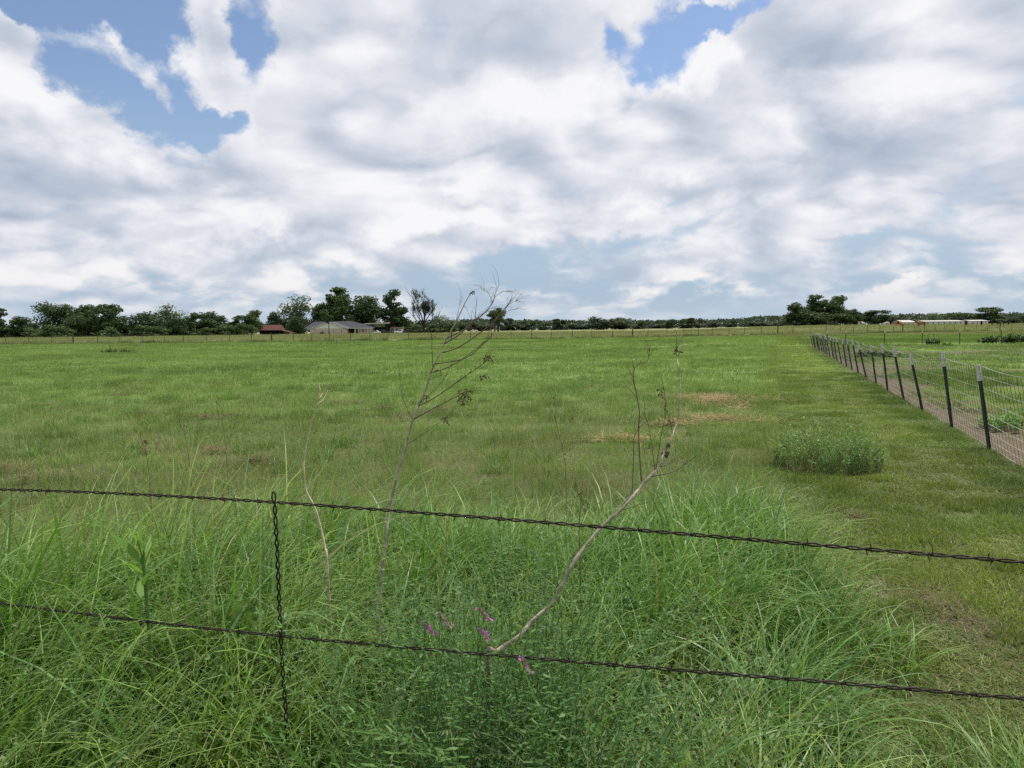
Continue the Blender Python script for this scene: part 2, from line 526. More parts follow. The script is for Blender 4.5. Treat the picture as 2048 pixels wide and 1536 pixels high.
# ------------------------------------------------------------------ grass: prototypes scattered on points
def blade_mesh(name, mat, parts):
    """parts: list of (verts (n,k,2,3), rnd (n,)) ribbons"""
    V, F, T, R = [], [], [], []
    k0 = 0
    for verts, rn in parts:
        n, k = verts.shape[0], verts.shape[1]
        V.append(verts.reshape(-1, 3))
        idx = k0 + np.arange(n * k * 2).reshape(n, k, 2)
        q = np.stack([idx[:, :-1, 0], idx[:, :-1, 1], idx[:, 1:, 1], idx[:, 1:, 0]], -1).reshape(-1, 4)
        F.append(q)
        T.append(np.broadcast_to(np.linspace(0, 1, k)[None, :, None], (n, k, 2)).reshape(-1))
        R.append(np.broadcast_to(rn[:, None, None], (n, k, 2)).reshape(-1))
        k0 += n * k * 2
    V, F, T, R = np.concatenate(V), np.concatenate(F), np.concatenate(T), np.concatenate(R)
    me = bpy.data.meshes.new(name)
    me.vertices.add(len(V)); me.vertices.foreach_set('co', V.astype(np.float32).ravel())
    me.loops.add(F.size); me.loops.foreach_set('vertex_index', F.astype(np.int32).ravel())
    me.polygons.add(len(F)); me.polygons.foreach_set('loop_start', np.arange(0, F.size, 4, dtype=np.int32))
    me.update(calc_edges=True)
    me.polygons.foreach_set('use_smooth', [True] * len(F))
    for nm, arr in (('tip', T), ('rnd', R)):
        a = me.attributes.new(nm, 'FLOAT', 'POINT')
        a.data.foreach_set('value', arr.astype(np.float32))
    me.materials.append(mat)
    return me


def ribbons(rng, n, L, W, spread, lean, curl, k=6, phi=None, phis=math.pi, base=None, wpow=1.6, shape='blade', ph_arr=None):
    """n curved tapering ribbons; returns verts (n,k,2,3) and the centre lines"""
    Ls = rng.uniform(*L, n); Ws = rng.uniform(*W, n)
    if base is None:
        r = spread * np.sqrt(rng.random(n)); a = rng.uniform(0, 2 * math.pi, n)
        base = np.stack([r * np.cos(a), r * np.sin(a), np.zeros(n)], -1)
    ph = rng.uniform(-math.pi, math.pi, n) if phi is None else phi + rng.uniform(-phis, phis, n)
    if ph_arr is not None:
        ph = ph_arr
    th0 = rng.uniform(*lean, n); cu = rng.uniform(*curl, n)
    ts = np.linspace(0, 1, k)
    th = th0[:, None] + cu[:, None] * ts[None, :] ** 1.5
    ds = Ls[:, None] / (k - 1)
    dx = np.sin(th) * ds; dz = np.cos(th) * ds
    h = np.concatenate([np.zeros((n, 1)), np.cumsum(dx[:, :-1], 1)], 1)
    z = np.concatenate([np.zeros((n, 1)), np.cumsum(dz[:, :-1], 1)], 1)
    wob = ph[:, None] + 0.25 * rng.standard_normal((n, 1)) * ts[None, :]
    c = np.stack([base[:, 0:1] + h * np.cos(wob), base[:, 1:2] + h * np.sin(wob), base[:, 2:3] + z], -1)
    if shape == 'blade':
        w = Ws[:, None] * np.clip(1 - ts[None, :] ** wpow, 0.04, 1) * (0.65 + 0.35 * np.sin(np.pi * np.clip(ts * 1.3, 0, 1)))[None, :]
    elif shape == 'leaf':
        w = Ws[:, None] * np.clip(np.sin(np.pi * (0.06 + 0.92 * ts ** 0.85))[None, :], 0.05, 1)
    else:
        w = Ws[:, None] * (1 - 0.5 * ts[None, :])
    tw = ph + rng.uniform(-0.9, 0.9, n)
    sd = np.stack([-np.sin(tw), np.cos(tw), 0.25 * rng.standard_normal(n)], -1)[:, None, :]
    v = np.stack([c - sd * w[..., None] / 2, c + sd * w[..., None] / 2], 2)
    return v, c


def spikelets(rng, line, m, size, droop=0.5, t0=0.5):
    """m small diamonds hanging off the upper part of each centre line"""
    n, k = line.shape[0], line.shape[1]
    t = np.sort(rng.uniform(t0, 1.0, (n, m)), 1) * (k - 1)
    i = np.clip(t.astype(int), 0, k - 2); f = (t - i)[..., None]
    ar = np.arange(n)[:, None]
    p = (line[ar, i] * (1 - f) + line[ar, i + 1] * f).reshape(-1, 3)
    N = len(p)
    ph = rng.uniform(0, 2 * math.pi, N)
    d = np.stack([np.cos(ph) * 0.6, np.sin(ph) * 0.6, rng.uniform(-droop, 0.7 - droop, N)], -1)
    d /= np.linalg.norm(d, axis=1, keepdims=True)
    tg = (line[ar, i + 1] - line[ar, i]).reshape(-1, 3)
    tg = tg / (np.linalg.norm(tg, axis=1, keepdims=True) + 1e-9)
    d = d + tg * 0.8
    d /= np.linalg.norm(d, axis=1, keepdims=True)
    L = rng.uniform(*size, N)[:, None]
    sd = np.cross(d, rng.standard_normal((N, 3))); sd /= np.linalg.norm(sd, axis=1, keepdims=True)
    ts = np.array([0, 0.45, 1.0]); ws = np.array([0.10, 0.30, 0.03])
    c = p[:, None, :] + d[:, None, :] * (L[:, None, :] * ts[None, :, None])
    w = L[:, None, :] * ws[None, :, None]
    return np.stack([c - sd[:, None, :] * w / 2, c + sd[:, None, :] * w / 2], 2)


def scatter(name, pts, yaw, scl, idx, protos, label, cat, tilt=None):
    """one object whose points carry copies of the prototypes (geometry nodes)"""
    me = bpy.data.meshes.new(name)
    n = len(pts)
    me.vertices.add(n)
    me.vertices.foreach_set('co', np.asarray(pts, np.float32).ravel())
    rot = np.zeros((n, 3), np.float32)
    rot[:, 2] = yaw
    if tilt is not None:
        rot[:, :2] = tilt
    a = me.attributes.new('rot', 'FLOAT_VECTOR', 'POINT'); a.data.foreach_set('vector', rot.ravel())
    scl = np.asarray(scl, np.float32)
    if scl.ndim == 1:
        scl = np.repeat(scl[:, None], 3, 1)
    a = me.attributes.new('scl', 'FLOAT_VECTOR', 'POINT'); a.data.foreach_set('vector', scl.ravel())
    a = me.attributes.new('idx', 'INT', 'POINT'); a.data.foreach_set('value', np.asarray(idx, np.int32))
    me.update()
    coll = bpy.data.collections.new(name + '_kinds')
    for i, p in enumerate(protos):
        o = bpy.data.objects.new('%s_kind_%02d' % (name, i), p)
        coll.objects.link(o)
    g = bpy.data.node_groups.new(name + '_spread', 'GeometryNodeTree')
    g.interface.new_socket('Geometry', in_out='INPUT', socket_type='NodeSocketGeometry')
    g.interface.new_socket('Geometry', in_out='OUTPUT', socket_type='NodeSocketGeometry')
    t = NT(g)
    gi, go = t.n('NodeGroupInput'), t.n('NodeGroupOutput')
    ci = t.n('GeometryNodeCollectionInfo', {'Collection': coll, 'Separate Children': True, 'Reset Children': True})
    at_ = lambda nm, ty: t.n('GeometryNodeInputNamedAttribute', {'Name': nm}, data_type=ty).outputs[0]
    er = t.n('FunctionNodeEulerToRotation', {0: at_('rot', 'FLOAT_VECTOR')})
    ip = t.n('GeometryNodeInstanceOnPoints', {'Points': gi.outputs[0], 'Instance': ci.outputs[0], 'Pick Instance': True,
                                              'Instance Index': at_('idx', 'INT'), 'Rotation': er.outputs[0], 'Scale': at_('scl', 'FLOAT_VECTOR')})
    t.t.links.new(ip.outputs[0], go.inputs[0])
    o = link(name, me)
    md = o.modifiers.new('spread', 'NODES')
    md.node_group = g
    return tag(o, label, cat, kind='stuff')


def sprinkle(rng, x0, x1, y0, y1, density, keep):
    """random plan positions kept by a probability function, inside the view cone with a margin for a step aside"""
    n = int((x1 - x0) * (y1 - y0) * density)
    x, y = rng.uniform(x0, x1, n), rng.uniform(y0, y1, n)
    m = (np.abs(x) < 0.70 * y + 1.9) & (rng.random(n) < keep(x, y))
    return x[m], y[m]


def vnoise(x, y, sc_, seed=0):
    """cheap smooth 2-D value noise in 0..1"""
    r = np.random.default_rng(1000 + seed)
    tab = r.random((64, 64))
    u, v = x * sc_ + 31.7, y * sc_ + 17.3
    i, j = np.floor(u).astype(int), np.floor(v).astype(int)
    f, g = u - i, v - j
    f, g = f * f * (3 - 2 * f), g * g * (3 - 2 * g)
    T = lambda a, b: tab[a % 64, b % 64]
    return (T(i, j) * (1 - f) + T(i + 1, j) * f) * (1 - g) + (T(i, j + 1) * (1 - f) + T(i + 1, j + 1) * f) * g


# ---- the uncut verge along the barbed wire
def verge_back(x):
    return 6.1 + 0.30 * x + 1.1 * (vnoise(x, x * 0, 0.7, 3) - 0.5)


def verge(x, y):
    """1 deep in the uncut grass, falling to 0 at its back and lane edges"""
    s = s_of(x, y) + 0.5 * (vnoise(x, y, 1.3, 4) - 0.5)
    lane_edge = -2.15 - 0.10 * np.clip(y - 4, 0, 5)
    a = sstep(0.0, 1.3, verge_back(x) - y) * sstep(0.0, 0.45, lane_edge - s)
    return np.maximum(a, 0.8 * sstep(1.25, 0.65, wire_dist(x, y) + 0.5 * (vnoise(x, y, 1.9, 6) - 0.5)))


def wire_dist(x, y):
    """plan distance beyond the barbed wire"""
    return ((x + 1.74) * 1.0 + (y - 2.55) * 2.8) / math.hypot(1.0, 2.8)


def verge_height(x, y):
    s, w = s_of(x, y), wire_dist(x, y)
    h = 1.10 - 0.12 * sstep(-1.6, 0.8, x) - 0.42 * sstep(-3.4, -1.9, s)
    h = h * (1 + 0.20 * sstep(1.6, 0.2, w)) * (0.44 + 0.56 * np.maximum(sstep(-0.30, 0.10, w), 1.0 * sstep(-1.05, -1.35, x)))
    h = h * (0.80 + 0.36 * vnoise(x, y, 0.9, 5))
    return h * (0.42 + 0.58 * verge(x, y))


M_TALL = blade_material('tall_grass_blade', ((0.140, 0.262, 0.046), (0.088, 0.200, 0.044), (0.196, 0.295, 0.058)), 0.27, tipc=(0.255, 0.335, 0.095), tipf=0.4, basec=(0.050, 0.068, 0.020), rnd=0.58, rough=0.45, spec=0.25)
M_SEED = blade_material('grass_seed_head', ((0.235, 0.290, 0.130), (0.180, 0.250, 0.105)), 0.35, rnd=0.25, rough=0.7)
M_BROAD = blade_material('broad_blade', ((0.150, 0.280, 0.105), (0.112, 0.235, 0.074)), 0.28, rnd=0.30, rough=0.42, spec=0.3)
M_VETCH = blade_material('vetch_leaf', ((0.055, 0.130, 0.032), (0.085, 0.180, 0.038)), 0.25, rnd=0.30)
M_SWARD = blade_material('field_sward', None, 0.32, rnd=0.40, tipc=(0.20, 0.215, 0.085), tipf=0.25)
M_STRAW = blade_material('dry_straw', ((0.375, 0.285, 0.155), (0.290, 0.215, 0.115)), 0.15, rnd=0.30, rough=0.8)
M_DUSK = blade_material('bank_blade', ((0.125, 0.160, 0.060), (0.090, 0.130, 0.045)), 0.3, rnd=0.3)
M_WEED = blade_material('paddock_weed', ((0.150, 0.232, 0.056), (0.094, 0.170, 0.044)), 0.34, rnd=0.3)

M_TUSS = blade_material('tussock_blade', ((0.118, 0.218, 0.056), (0.150, 0.250, 0.070)), 0.32, rnd=0.35)
M_OLD = blade_material('old_thatch', ((0.220, 0.160, 0.100), (0.140, 0.100, 0.066)), 0.1, rnd=0.3, rough=0.9)
WIND = -0.25      # blades lean to the right and a little towards the camera


def tuft_bases(x, y, per, spread, rng):
    """per blades round each plan position; returns bases (N,3) and the index of the tuft"""
    k = np.repeat(np.arange(len(x)), per)
    r, a = spread * np.sqrt(rng.random(len(k))), rng.uniform(0, 2 * math.pi, len(k))
    bx, by = x[k] + r * np.cos(a), y[k] + r * np.sin(a)
    return np.stack([bx, by, ground_z(bx, by)], -1), k


def scaled(v, base, h):
    """stretch ribbons away from their roots by h (per ribbon)"""
    b = base[:, None, None, :]
    f = np.stack([0.45 + 0.55 * h, 0.45 + 0.55 * h, h], -1)[:, None, None, :]
    return b + (v - b) * f


def stand(name, mat, parts, label, cat):
    return tag(link(name, blade_mesh(name, mat, parts)), label, cat, kind='stuff')


def vetch_proto(i):
    r = np.random.default_rng(130 + i)
    parts = []
    n = 16
    v, c = ribbons(r, n, (0.34, 0.62), (0.0018, 0.0024), 0.10, (0.0, 0.6), (0.1, 1.0), 9, shape='stem')
    parts.append((v, r.random(n) * 0.9))
    for j in range(n):
        ts = np.linspace(0.25, 1.0, 16)
        for t in ts:
            q = t * (c.shape[1] - 1); a = min(int(q), c.shape[1] - 2); f = q - a
            p = c[j, a] * (1 - f) + c[j, a + 1] * f
            d = c[j, a + 1] - c[j, a]
            ph = math.atan2(d[1], d[0])
            for sgn in (-1, 1):
                lv, _ = ribbons(r, 1, (0.009, 0.015), (0.0030, 0.0048), 0, (1.1, 1.6), (-0.2, 0.3), 4, ph + sgn * 1.15, 0.2, base=p[None, :], shape='leaf')
                parts.append((lv, r.random(1) * 0.9))
    return blade_mesh('vetch_sprig_%d' % i, M_VETCH, parts)



def mound(x, y):
    """where the vetch scrambles highest, just beyond the wire"""
    return sstep(1.15, 0.5, np.hypot((x + 0.04) / 0.40, (y - 2.12) / 0.48))


def grow_verge():
    r = np.random.default_rng(7)
    parts = []
    # fine tall tufts: the nearer, the more and the finer the blades
    for (y0, y1, dens, per, W, k) in ((0.7, 3.2, 76, 30, (0.0060, 0.0155), 9), (3.2, 9.0, 70, 26, (0.0075, 0.0165), 7)):
        x, y = sprinkle(r, -8, 5, y0, y1, dens, lambda x, y: verge(x, y) * (0.30 + 0.70 * sstep(0.30, 0.55, vnoise(x, y, 3.4, 33))) * (1 - 0.55 * mound(x, y)))
        base, t = tuft_bases(x, y, per, 0.085, r)
        n = len(t)
        hh = (verge_height(x, y) * r.uniform(0.6, 1.15, len(x)) * (0.8 + 0.4 * vnoise(x, y, 3.4, 33)))[t]
        tone = r.random(len(x))[t]
        lean = np.where(r.random(len(x)) < 0.5, 0, 1)[t]
        v, c = ribbons(r, n, (0.40, 1.04), W, 0, (0.05, 0.65), (0.95, 2.7), k, WIND, 2.2, base=base)
        rn = 0.5 * tone + 0.42 * r.random(n)
        rn[r.random(n) < 0.035] = 1.0
        parts.append((scaled(v, base, hh), rn))
    # low leaves toned dark: shade between the tufts put into their colour
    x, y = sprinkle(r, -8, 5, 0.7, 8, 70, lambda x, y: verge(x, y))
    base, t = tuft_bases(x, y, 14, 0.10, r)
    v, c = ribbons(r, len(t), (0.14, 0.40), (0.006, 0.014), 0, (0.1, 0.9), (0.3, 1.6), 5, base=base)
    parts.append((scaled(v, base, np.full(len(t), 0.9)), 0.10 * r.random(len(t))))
    stand('tall_grass', M_TALL, parts, 'uncut tall green grass filling the verge along the barbed wire', 'grass')

    def heads(name, mat, dens, keep, per, spread, L, W, lean, curl, phis, m, size, droop, t0, hmin, label):
        x, y = sprinkle(r, -8, 5, 0.8, 9, dens, keep)
        base, t = tuft_bases(x, y, per, spread, r)
        n = len(t)
        hh = np.maximum(verge_height(x, y), hmin)[t] * r.uniform(0.85, 1.2, n)
        v, c = ribbons(r, n, L, W, 0, lean, curl, 9, WIND, phis, base=base, shape='stem')
        b = base[:, None, :]
        f = np.stack([0.45 + 0.55 * hh, 0.45 + 0.55 * hh, hh], -1)[:, None, :]
        c = b + (c - b) * f
        sp = spikelets(r, c, m, size, droop, t0)
        stand(name, mat, [(scaled(v, base, hh), r.random(n) * 0.9), (sp, r.random(len(sp)) * 0.9)], label, 'grass')

    heads('brome_heads', M_SEED, 30, lambda x, y: verge(x, y) * (0.04 + 0.96 * sstep(0.46, 0.70, vnoise(x, y, 0.8, 8) + 0.26 * sstep(0, -2, x))),
          5, 0.10, (0.60, 0.92), (0.0018, 0.0028), (0.05, 0.4), (0.8, 2.0), 1.4, 14, (0.009, 0.019), 0.75, 0.58, 0.0,
          'pale drooping brome seed heads above the uncut verge grass')
    heads('rye_spikes', M_SEED, 8, lambda x, y: verge(x, y) * sstep(0.42, 0.65, vnoise(x, y, 0.7, 9)) + 0.35 * (verge(x, y) > 0.02) * (verge(x, y) < 0.5),
          3, 0.08, (0.6, 0.92), (0.0022, 0.0030), (0.0, 0.25), (0.15, 1.2), 2.4, 22, (0.012, 0.020), 0.05, 0.66, 0.5,
          'straight pale ryegrass spikes poking out of the verge')
    x, y = sprinkle(r, -8, 5, 0.7, 7, 26, lambda x, y: verge(x, y) * (0.15 + 0.85 * sstep(0.38, 0.60, vnoise(x, y, 1.1, 12))))
    base, t = tuft_bases(x, y, 7, 0.05, r)
    hh = (verge_height(x, y) * r.uniform(0.9, 1.3, len(x)))[t]
    v, c = ribbons(r, len(t), (0.40, 0.92), (0.009, 0.019), 0, (0.08, 0.5), (0.4, 2.3), 10, WIND, 2.6, base=base, wpow=2.2)
    stand('broad_leaf_grass', M_BROAD, [(scaled(v, base, hh), r.random(len(t)) * 0.92)], 'broad arching bluish green grass blades scattered through the verge', 'grass')

    # vetch scrambling through the middle of the verge near the wire
    def vk(x, y):
        return verge(x, y) * np.clip(mound(x, y) + 0.05 * sstep(0.50, 0.66, vnoise(x, y, 0.9, 15)) * (y > 1.5), 0, 1)
    x, y = sprinkle(r, -8, 5, 0.7, 6, 60, vk)
    n = len(x); h = verge_height(x, y) * r.uniform(0.85, 1.25, n)
    h = np.maximum(h, 1.02 * mound(x, y) * r.uniform(0.8, 1.2, n))
    scatter('vetch_foliage', np.stack([x, y, ground_z(x, y)], -1), r.uniform(-3, 3, n), np.clip(h * (1.25 + 0.5 * mound(x, y)), 0.4, 1.9), r.integers(0, 4, n),
            [vetch_proto(i) for i in range(4)], 'feathery dark green vetch leaves tangled low behind the barbed wire', 'vetch')


def sward_tile(i, size, dens, L, W, k=3, mat=None, curl=(0.1, 1.0), lean=(0.1, 0.7), clump=0.8, nsc=1.1, bald=0.0):
    """a square of short sward, clumpy inside, to be laid edge to edge"""
    r = np.random.default_rng(200 + i)
    n = int(dens * size * size)
    b = np.stack([r.uniform(-size / 2, size / 2, n), r.uniform(-size / 2, size / 2, n), np.zeros(n)], -1)
    cl = vnoise(b[:, 0] + 50 * i, b[:, 1], nsc, 60)
    fine = vnoise(b[:, 0] + 20 * i, b[:, 1], nsc * 4, 61)
    keep = fine > bald * r.random(n) * 2
    b, cl = b[keep], cl[keep]
    v, c = ribbons(r, len(b), L, W, 0, lean, curl, k, base=b)
    h = 1 + clump * 2 * (cl - 0.5)
    v = b[:, None, None, :] + (v - b[:, None, None, :]) * np.stack([np.ones_like(h), np.ones_like(h), np.clip(h, 0.5, 2)], -1)[:, None, None, :]
    return blade_mesh('sward_%d' % i, mat or M_SWARD, [(v, r.random(len(b)))])


YAW0 = math.atan2(NV[1], NV[0])


def lay(name, tiles, size, s0, s1, u0, u1, keep, label, cat='grass', seed=0, zvar=(0.85, 1.15), margin=2.5):
    """tiles laid edge to edge in the fence's own grid (s across, u along)"""
    r = np.random.default_rng(300 + seed)
    ss, uu = np.meshgrid(np.arange(s0 + size / 2, s1, size), np.arange(u0 + size / 2, u1, size))
    ss, uu = ss.ravel(), uu.ravel()
    x, y = P0[0] + NV[0] * ss + EV[0] * uu, P0[1] + NV[1] * ss + EV[1] * uu
    m = (np.abs(x) < 0.70 * y + margin + size) & (y > 0.3) & keep(x, y, ss, uu)
    x, y = x[m], y[m]
    n = len(x)
    return scatter(name, np.stack([x, y, ground_z(x, y)], -1), YAW0 + r.integers(0, 4, n) * math.pi / 2,
                   np.stack([np.ones(n), np.ones(n), r.uniform(*zvar, n)], -1), r.integers(0, len(tiles), n), tiles, label, cat)


def grow_field():
    r = np.random.default_rng(17)
    T_near = [sward_tile(i, 1.3, 1150, (0.05, 0.17), (0.0042, 0.0085), 4, clump=1.0, nsc=2.1, bald=0.35) for i in range(6)]
    lay('field_grass', T_near, 1.3, -60 * 1.3 - 2.6, -2.6, -20, 11, lambda x, y, s, u: (y > 3.6) & (verge(x, y) < 0.9),
        'green field grass in the near part of the meadow', seed=1)
    T_mid = [sward_tile(10 + i, 4.0, 240, (0.05, 0.16), (0.011, 0.022), 3, clump=0.75, nsc=1.6, bald=0.2) for i in range(4)]
    lay('mid_field_grass', T_mid, 4.0, -26 * 4 - 2.6, -2.6, 11, 47, lambda x, y, s, u: y > 1,
        'even green grass across the middle of the meadow', seed=2)
    T_far = [sward_tile(20 + i, 8.0, 60, (0.07, 0.20), (0.026, 0.050), 3, clump=1.0, nsc=0.7, bald=0.2) for i in range(4)]
    lay('far_field_grass', T_far, 8.0, -24 * 8 - 2.6, 120, 47 - 72, 170, lambda x, y, s, u: (((u > 47) & (s < -2.6)) | ((y > 64) & (s >= -2.6))) & (y < strip_y(x) + 3.0),
        'smooth green grass at the far end of the meadow', seed=3)
    T_lane = [sward_tile(30 + i, 1.3, 8200, (0.025, 0.080), (0.0040, 0.0090), 3, lean=(0.3, 1.35), clump=0.9, nsc=3.2, bald=0.25) for i in range(4)]
    lay('lane_grass', T_lane, 1.3, -2.6, 0, -22, 17, lambda x, y, s, u: (verge(x, y) < 0.9),
        'short mown olive green grass of the lane beside the wire fence', seed=4)
    T_lane2 = [sward_tile(36 + i, 2.6, 380, (0.03, 0.07), (0.008, 0.014), 3) for i in range(3)]
    lay('far_lane_grass', T_lane2, 2.6, -2.6, 0, 17, 53, lambda x, y, s, u: y < 62, 'mown grass of the lane narrowing towards the fence corner', seed=5)
    # tussocks and old thatch that break up the near sward
    def tussock(i):
        q = np.random.default_rng(800 + i)
        v, c = ribbons(q, 70, (0.10, 0.30), (0.005, 0.011), 0.15, (0.05, 0.8), (0.4, 1.8), 5)
        return blade_mesh('tussock_%d' % i, M_TUSS, [(v, q.random(70))])
    x, y = sprinkle(r, -26, 14, 5.5, 34, 2.6, lambda x, y: (s_of(x, y) < -2.9) * (verge(x, y) < 0.3) * sstep(0.50, 0.72, vnoise(x, y, 0.65, 81)) * (0.45 + 0.55 * sstep(26, 9, y)))
    n = len(x)
    scatter('field_tussocks', np.stack([x, y, ground_z(x, y)], -1), r.uniform(-3, 3, n), r.uniform(0.55, 1.25, n) * (1 + 0.35 * sstep(12, 26, y)), r.integers(0, 5, n), [tussock(i) for i in range(5)],
            'darker green grass tussocks dotted through the near meadow', 'grass')
    def thatch(i):
        q = np.random.default_rng(850 + i)
        m = 240
        a, d = q.uniform(0, 6.28, m), np.abs(q.normal(0, 0.16, m))
        b = np.stack([d * np.cos(a) * 1.5, d * np.sin(a), q.uniform(0.02, 0.07, m)], -1)
        v, c = ribbons(q, m, (0.04, 0.16), (0.003, 0.007), 0, (1.0, 1.7), (-0.3, 0.6), 3, base=b, shape='stem')
        return blade_mesh('thatch_%d' % i, M_OLD, [(v, q.random(m) * 0.9)])
    x, y = sprinkle(r, -16, 8, 5.6, 20, 0.9, lambda x, y: (s_of(x, y) < -2.8) * (verge(x, y) < 0.25) * sstep(0.58, 0.75, vnoise(x, y, 0.5, 83)) * (0.3 + 0.7 * sstep(13, 8, y)))
    n = len(x)
    scatter('field_thatch', np.stack([x, y, ground_z(x, y)], -1), r.uniform(-0.4, 0.4, n), r.uniform(0.7, 1.5, n), r.integers(0, 4, n), [thatch(i) for i in range(4)],
            'brown dead thatch showing in patches through the near meadow', 'thatch')
    P_seam = [sward_tile(70 + i, 0.45, 900, (0.03, 0.11), (0.003, 0.006), 4, clump=0.9, nsc=3.0) for i in range(4)]
    def seam(x, y):
        q = (s_of(x, y) + 2.6 - 0.9 * (vnoise(x, y, 0.35, 51) - 0.5)) / 0.6
        return np.exp(-q * q) * (verge(x, y) < 0.5)
    x, y = sprinkle(r, -2, 24, 4.5, 62, 4.2, seam)
    n = len(x)
    g = 1 + 1.4 * sstep(14, 45, y)
    scatter('seam_grass', np.stack([x, y, ground_z(x, y)], -1), r.uniform(-3, 3, n), np.stack([g, g, r.uniform(0.4, 1.25, n)], -1), r.integers(0, 4, n), P_seam,
            'ragged grass where the meadow meets the mown lane', 'grass')
    P_tuft = [sward_tile(80 + i, 0.30, 1300, (0.025, 0.085), (0.004, 0.009), 4, clump=0.9, nsc=5.0, curl=(0.3, 1.6)) for i in range(4)]
    x, y = sprinkle(r, -1, 12, 2.0, 16, 14.0, lambda x, y: (s_of(x, y) > -2.4) * (s_of(x, y) < -0.1) * (verge(x, y) < 0.6) * (0.25 + 0.75 * sstep(0.30, 0.55, vnoise(x, y, 1.5, 91))) * np.where(y < 7, 1.0, 0.35) * (0.2 + 0.8 * (np.hypot((x - 2.55) * 1.9, (y - 4.4) * 0.8) > 0.6)))
    n = len(x)
    scatter('lane_tufts', np.stack([x, y, ground_z(x, y)], -1), r.uniform(-3, 3, n), np.stack([r.uniform(0.7, 1.3, n), r.uniform(0.7, 1.3, n), r.uniform(0.5, 1.1, n)], -1), r.integers(0, 4, n), P_tuft,
            'small fresh grass tufts dotted over the near mown lane', 'grass')
    # paddock weeds behind the wire fence
    P_pad = [sward_tile(40 + i, 0.6, 330, (0.06, 0.22), (0.006, 0.013), 4, M_WEED, curl=(0.2, 1.3)) for i in range(4)]
    def pk(x, y):
        s = s_of(x, y)
        v = vnoise(x, y, 0.42, 31)
        return (s > 0.35) * np.clip(sstep(0.7, 1.7, s + 3.2 * (v - 0.5)) + 0.25 * (v > 0.62), 0, 1) * (y < 61) * (0.35 + 0.65 * sstep(0.34, 0.56, vnoise(x, y, 0.28, 35)))
    x, y = sprinkle(r, 4, 50, 3, 61, 3.6, lambda x, y: pk(x, y) * np.where(y < 26, 1.0, 0.30))
    n = len(x)
    sz = (0.4 + 1.2 * vnoise(x, y, 0.5, 32)) * r.uniform(0.7, 1.3, n)
    g = 1 + 1.0 * sstep(18, 32, y)
    scatter('paddock_weeds', np.stack([x, y, ground_z(x, y)], -1), r.uniform(-3, 3, n), np.stack([g, g, sz], -1), r.integers(0, 4, n), P_pad,
            'bright green weeds on the bare paddock soil behind the wire fence', 'weeds')
    # rough strip under the far fence
    P_bank = [sward_tile(50 + i, 1.8, 90, (0.18, 0.62), (0.014, 0.034), 4, M_DUSK, curl=(0.2, 1.2), lean=(0.0, 0.5)) for i in range(4)]
    x, y = sprinkle(r, -110, 120, 100, 175, 0.45, lambda x, y: sstep(-0.5, 0.6, y - strip_y(x)) * sstep(8.5, 5.0, y - strip_y(x)) * (0.35 + 0.65 * sstep(3.4, 0.4, y - strip_y(x))))
    n = len(x)
    sz = (0.55 + 0.8 * vnoise(x, y, 0.2, 41)) * (1.0 - 0.25 * sstep(0, 3, y - strip_y(x)))
    scatter('rough_strip_grass', np.stack([x, y, ground_z(x, y)], -1), r.uniform(-3, 3, n), np.stack([np.ones(n), np.ones(n), sz], -1), r.integers(0, 4, n), P_bank,
            'dark uncut grass strip along the foot of the far fence', 'grass')
    P_pas = [sward_tile(60 + i, 12.0, 10, (0.2, 0.5), (0.03, 0.06), 3, M_SWARD, nsc=0.3) for i in range(3)]
    lay('pasture_grass', P_pas, 12.0, -300, 260, 0, 330, lambda x, y, s, u: (y > strip_y(x) + 10) & (y < 300), 'pale seeding pasture grass beyond the far fence', seed=8)


def strip_y(x):
    """plan line of the rough strip and the far fence"""
    x = np.asarray(x, float)
    return 109 + 22 * sstep(0, 55, x) + 26 * sstep(50, 110, x)


grow_verge()
grow_field()

# ------------------------------------------------------------------ barbed wire fence in front of the camera
M_RUST = plain('rusted_wire', (0.050, 0.036, 0.028), 0.75, 0.3, 0.3, col2=(0.028, 0.022, 0.019), scale=60, bump=0.3)
M_STAY = plain('dark_stay_wire', (0.022, 0.019, 0.018), 0.7, 0.3, 0.3, scale=40)
FA, FB = Vector((-1.74, 2.55, 0)), Vector((1.06, 1.55, 0))
FD = (FB - FA).normalized()
FN = Vector((FD.y, -FD.x, 0)).normalized()
if FN.y > 0: FN = -FN                                    # towards the camera


def on_fence(px, py, off=0.0):
    d = ray(px, py)
    n = FN
    t = ((FA + n * off) - CAM).dot(n) / d.dot(n)
    return CAM + d * t


def strand_curve(pix, lo, hi):
    """height of a sagging strand over the plan distance along the fence, as a smooth polynomial"""
    P = [on_fence(*p) for p in pix]
    a = np.array([(p - FA).dot(FD) for p in P]); z = np.array([p.z for p in P])
    co = np.polyfit(a, z, 3)
    a0, a1 = a.min(), a.max()
    def pos(t):
        tc = min(max(t, a0), a1)
        zz = np.polyval(co, tc) + (t - tc) * np.polyval(np.polyder(co), tc)
        q = FA + FD * t
        return Vector((q.x, q.y, zz))
    return pos, a0 - lo, a1 + hi


def barb_mesh():
    mb = MB()
    pts = [(0.0035 * k / 5 - 0.005, 0.0036 * math.cos(k * 1.05), 0.0036 * math.sin(k * 1.05)) for k in range(15)]
    mb.tube(pts, 0.0011, 5)
    for (x, s, tilt) in ((-0.004, 1, 0.25), (0.004, -1, -0.2)):
        mb.tube([(x, 0, 0.002 * s), (x + tilt * 0.006, 0.003, 0.009 * s), (x + tilt * 0.012, 0.002, 0.016 * s)], [0.0012, 0.0011, 0.0002], 5)
    return mb.mesh('barb', M_RUST)


BARB = barb_mesh()


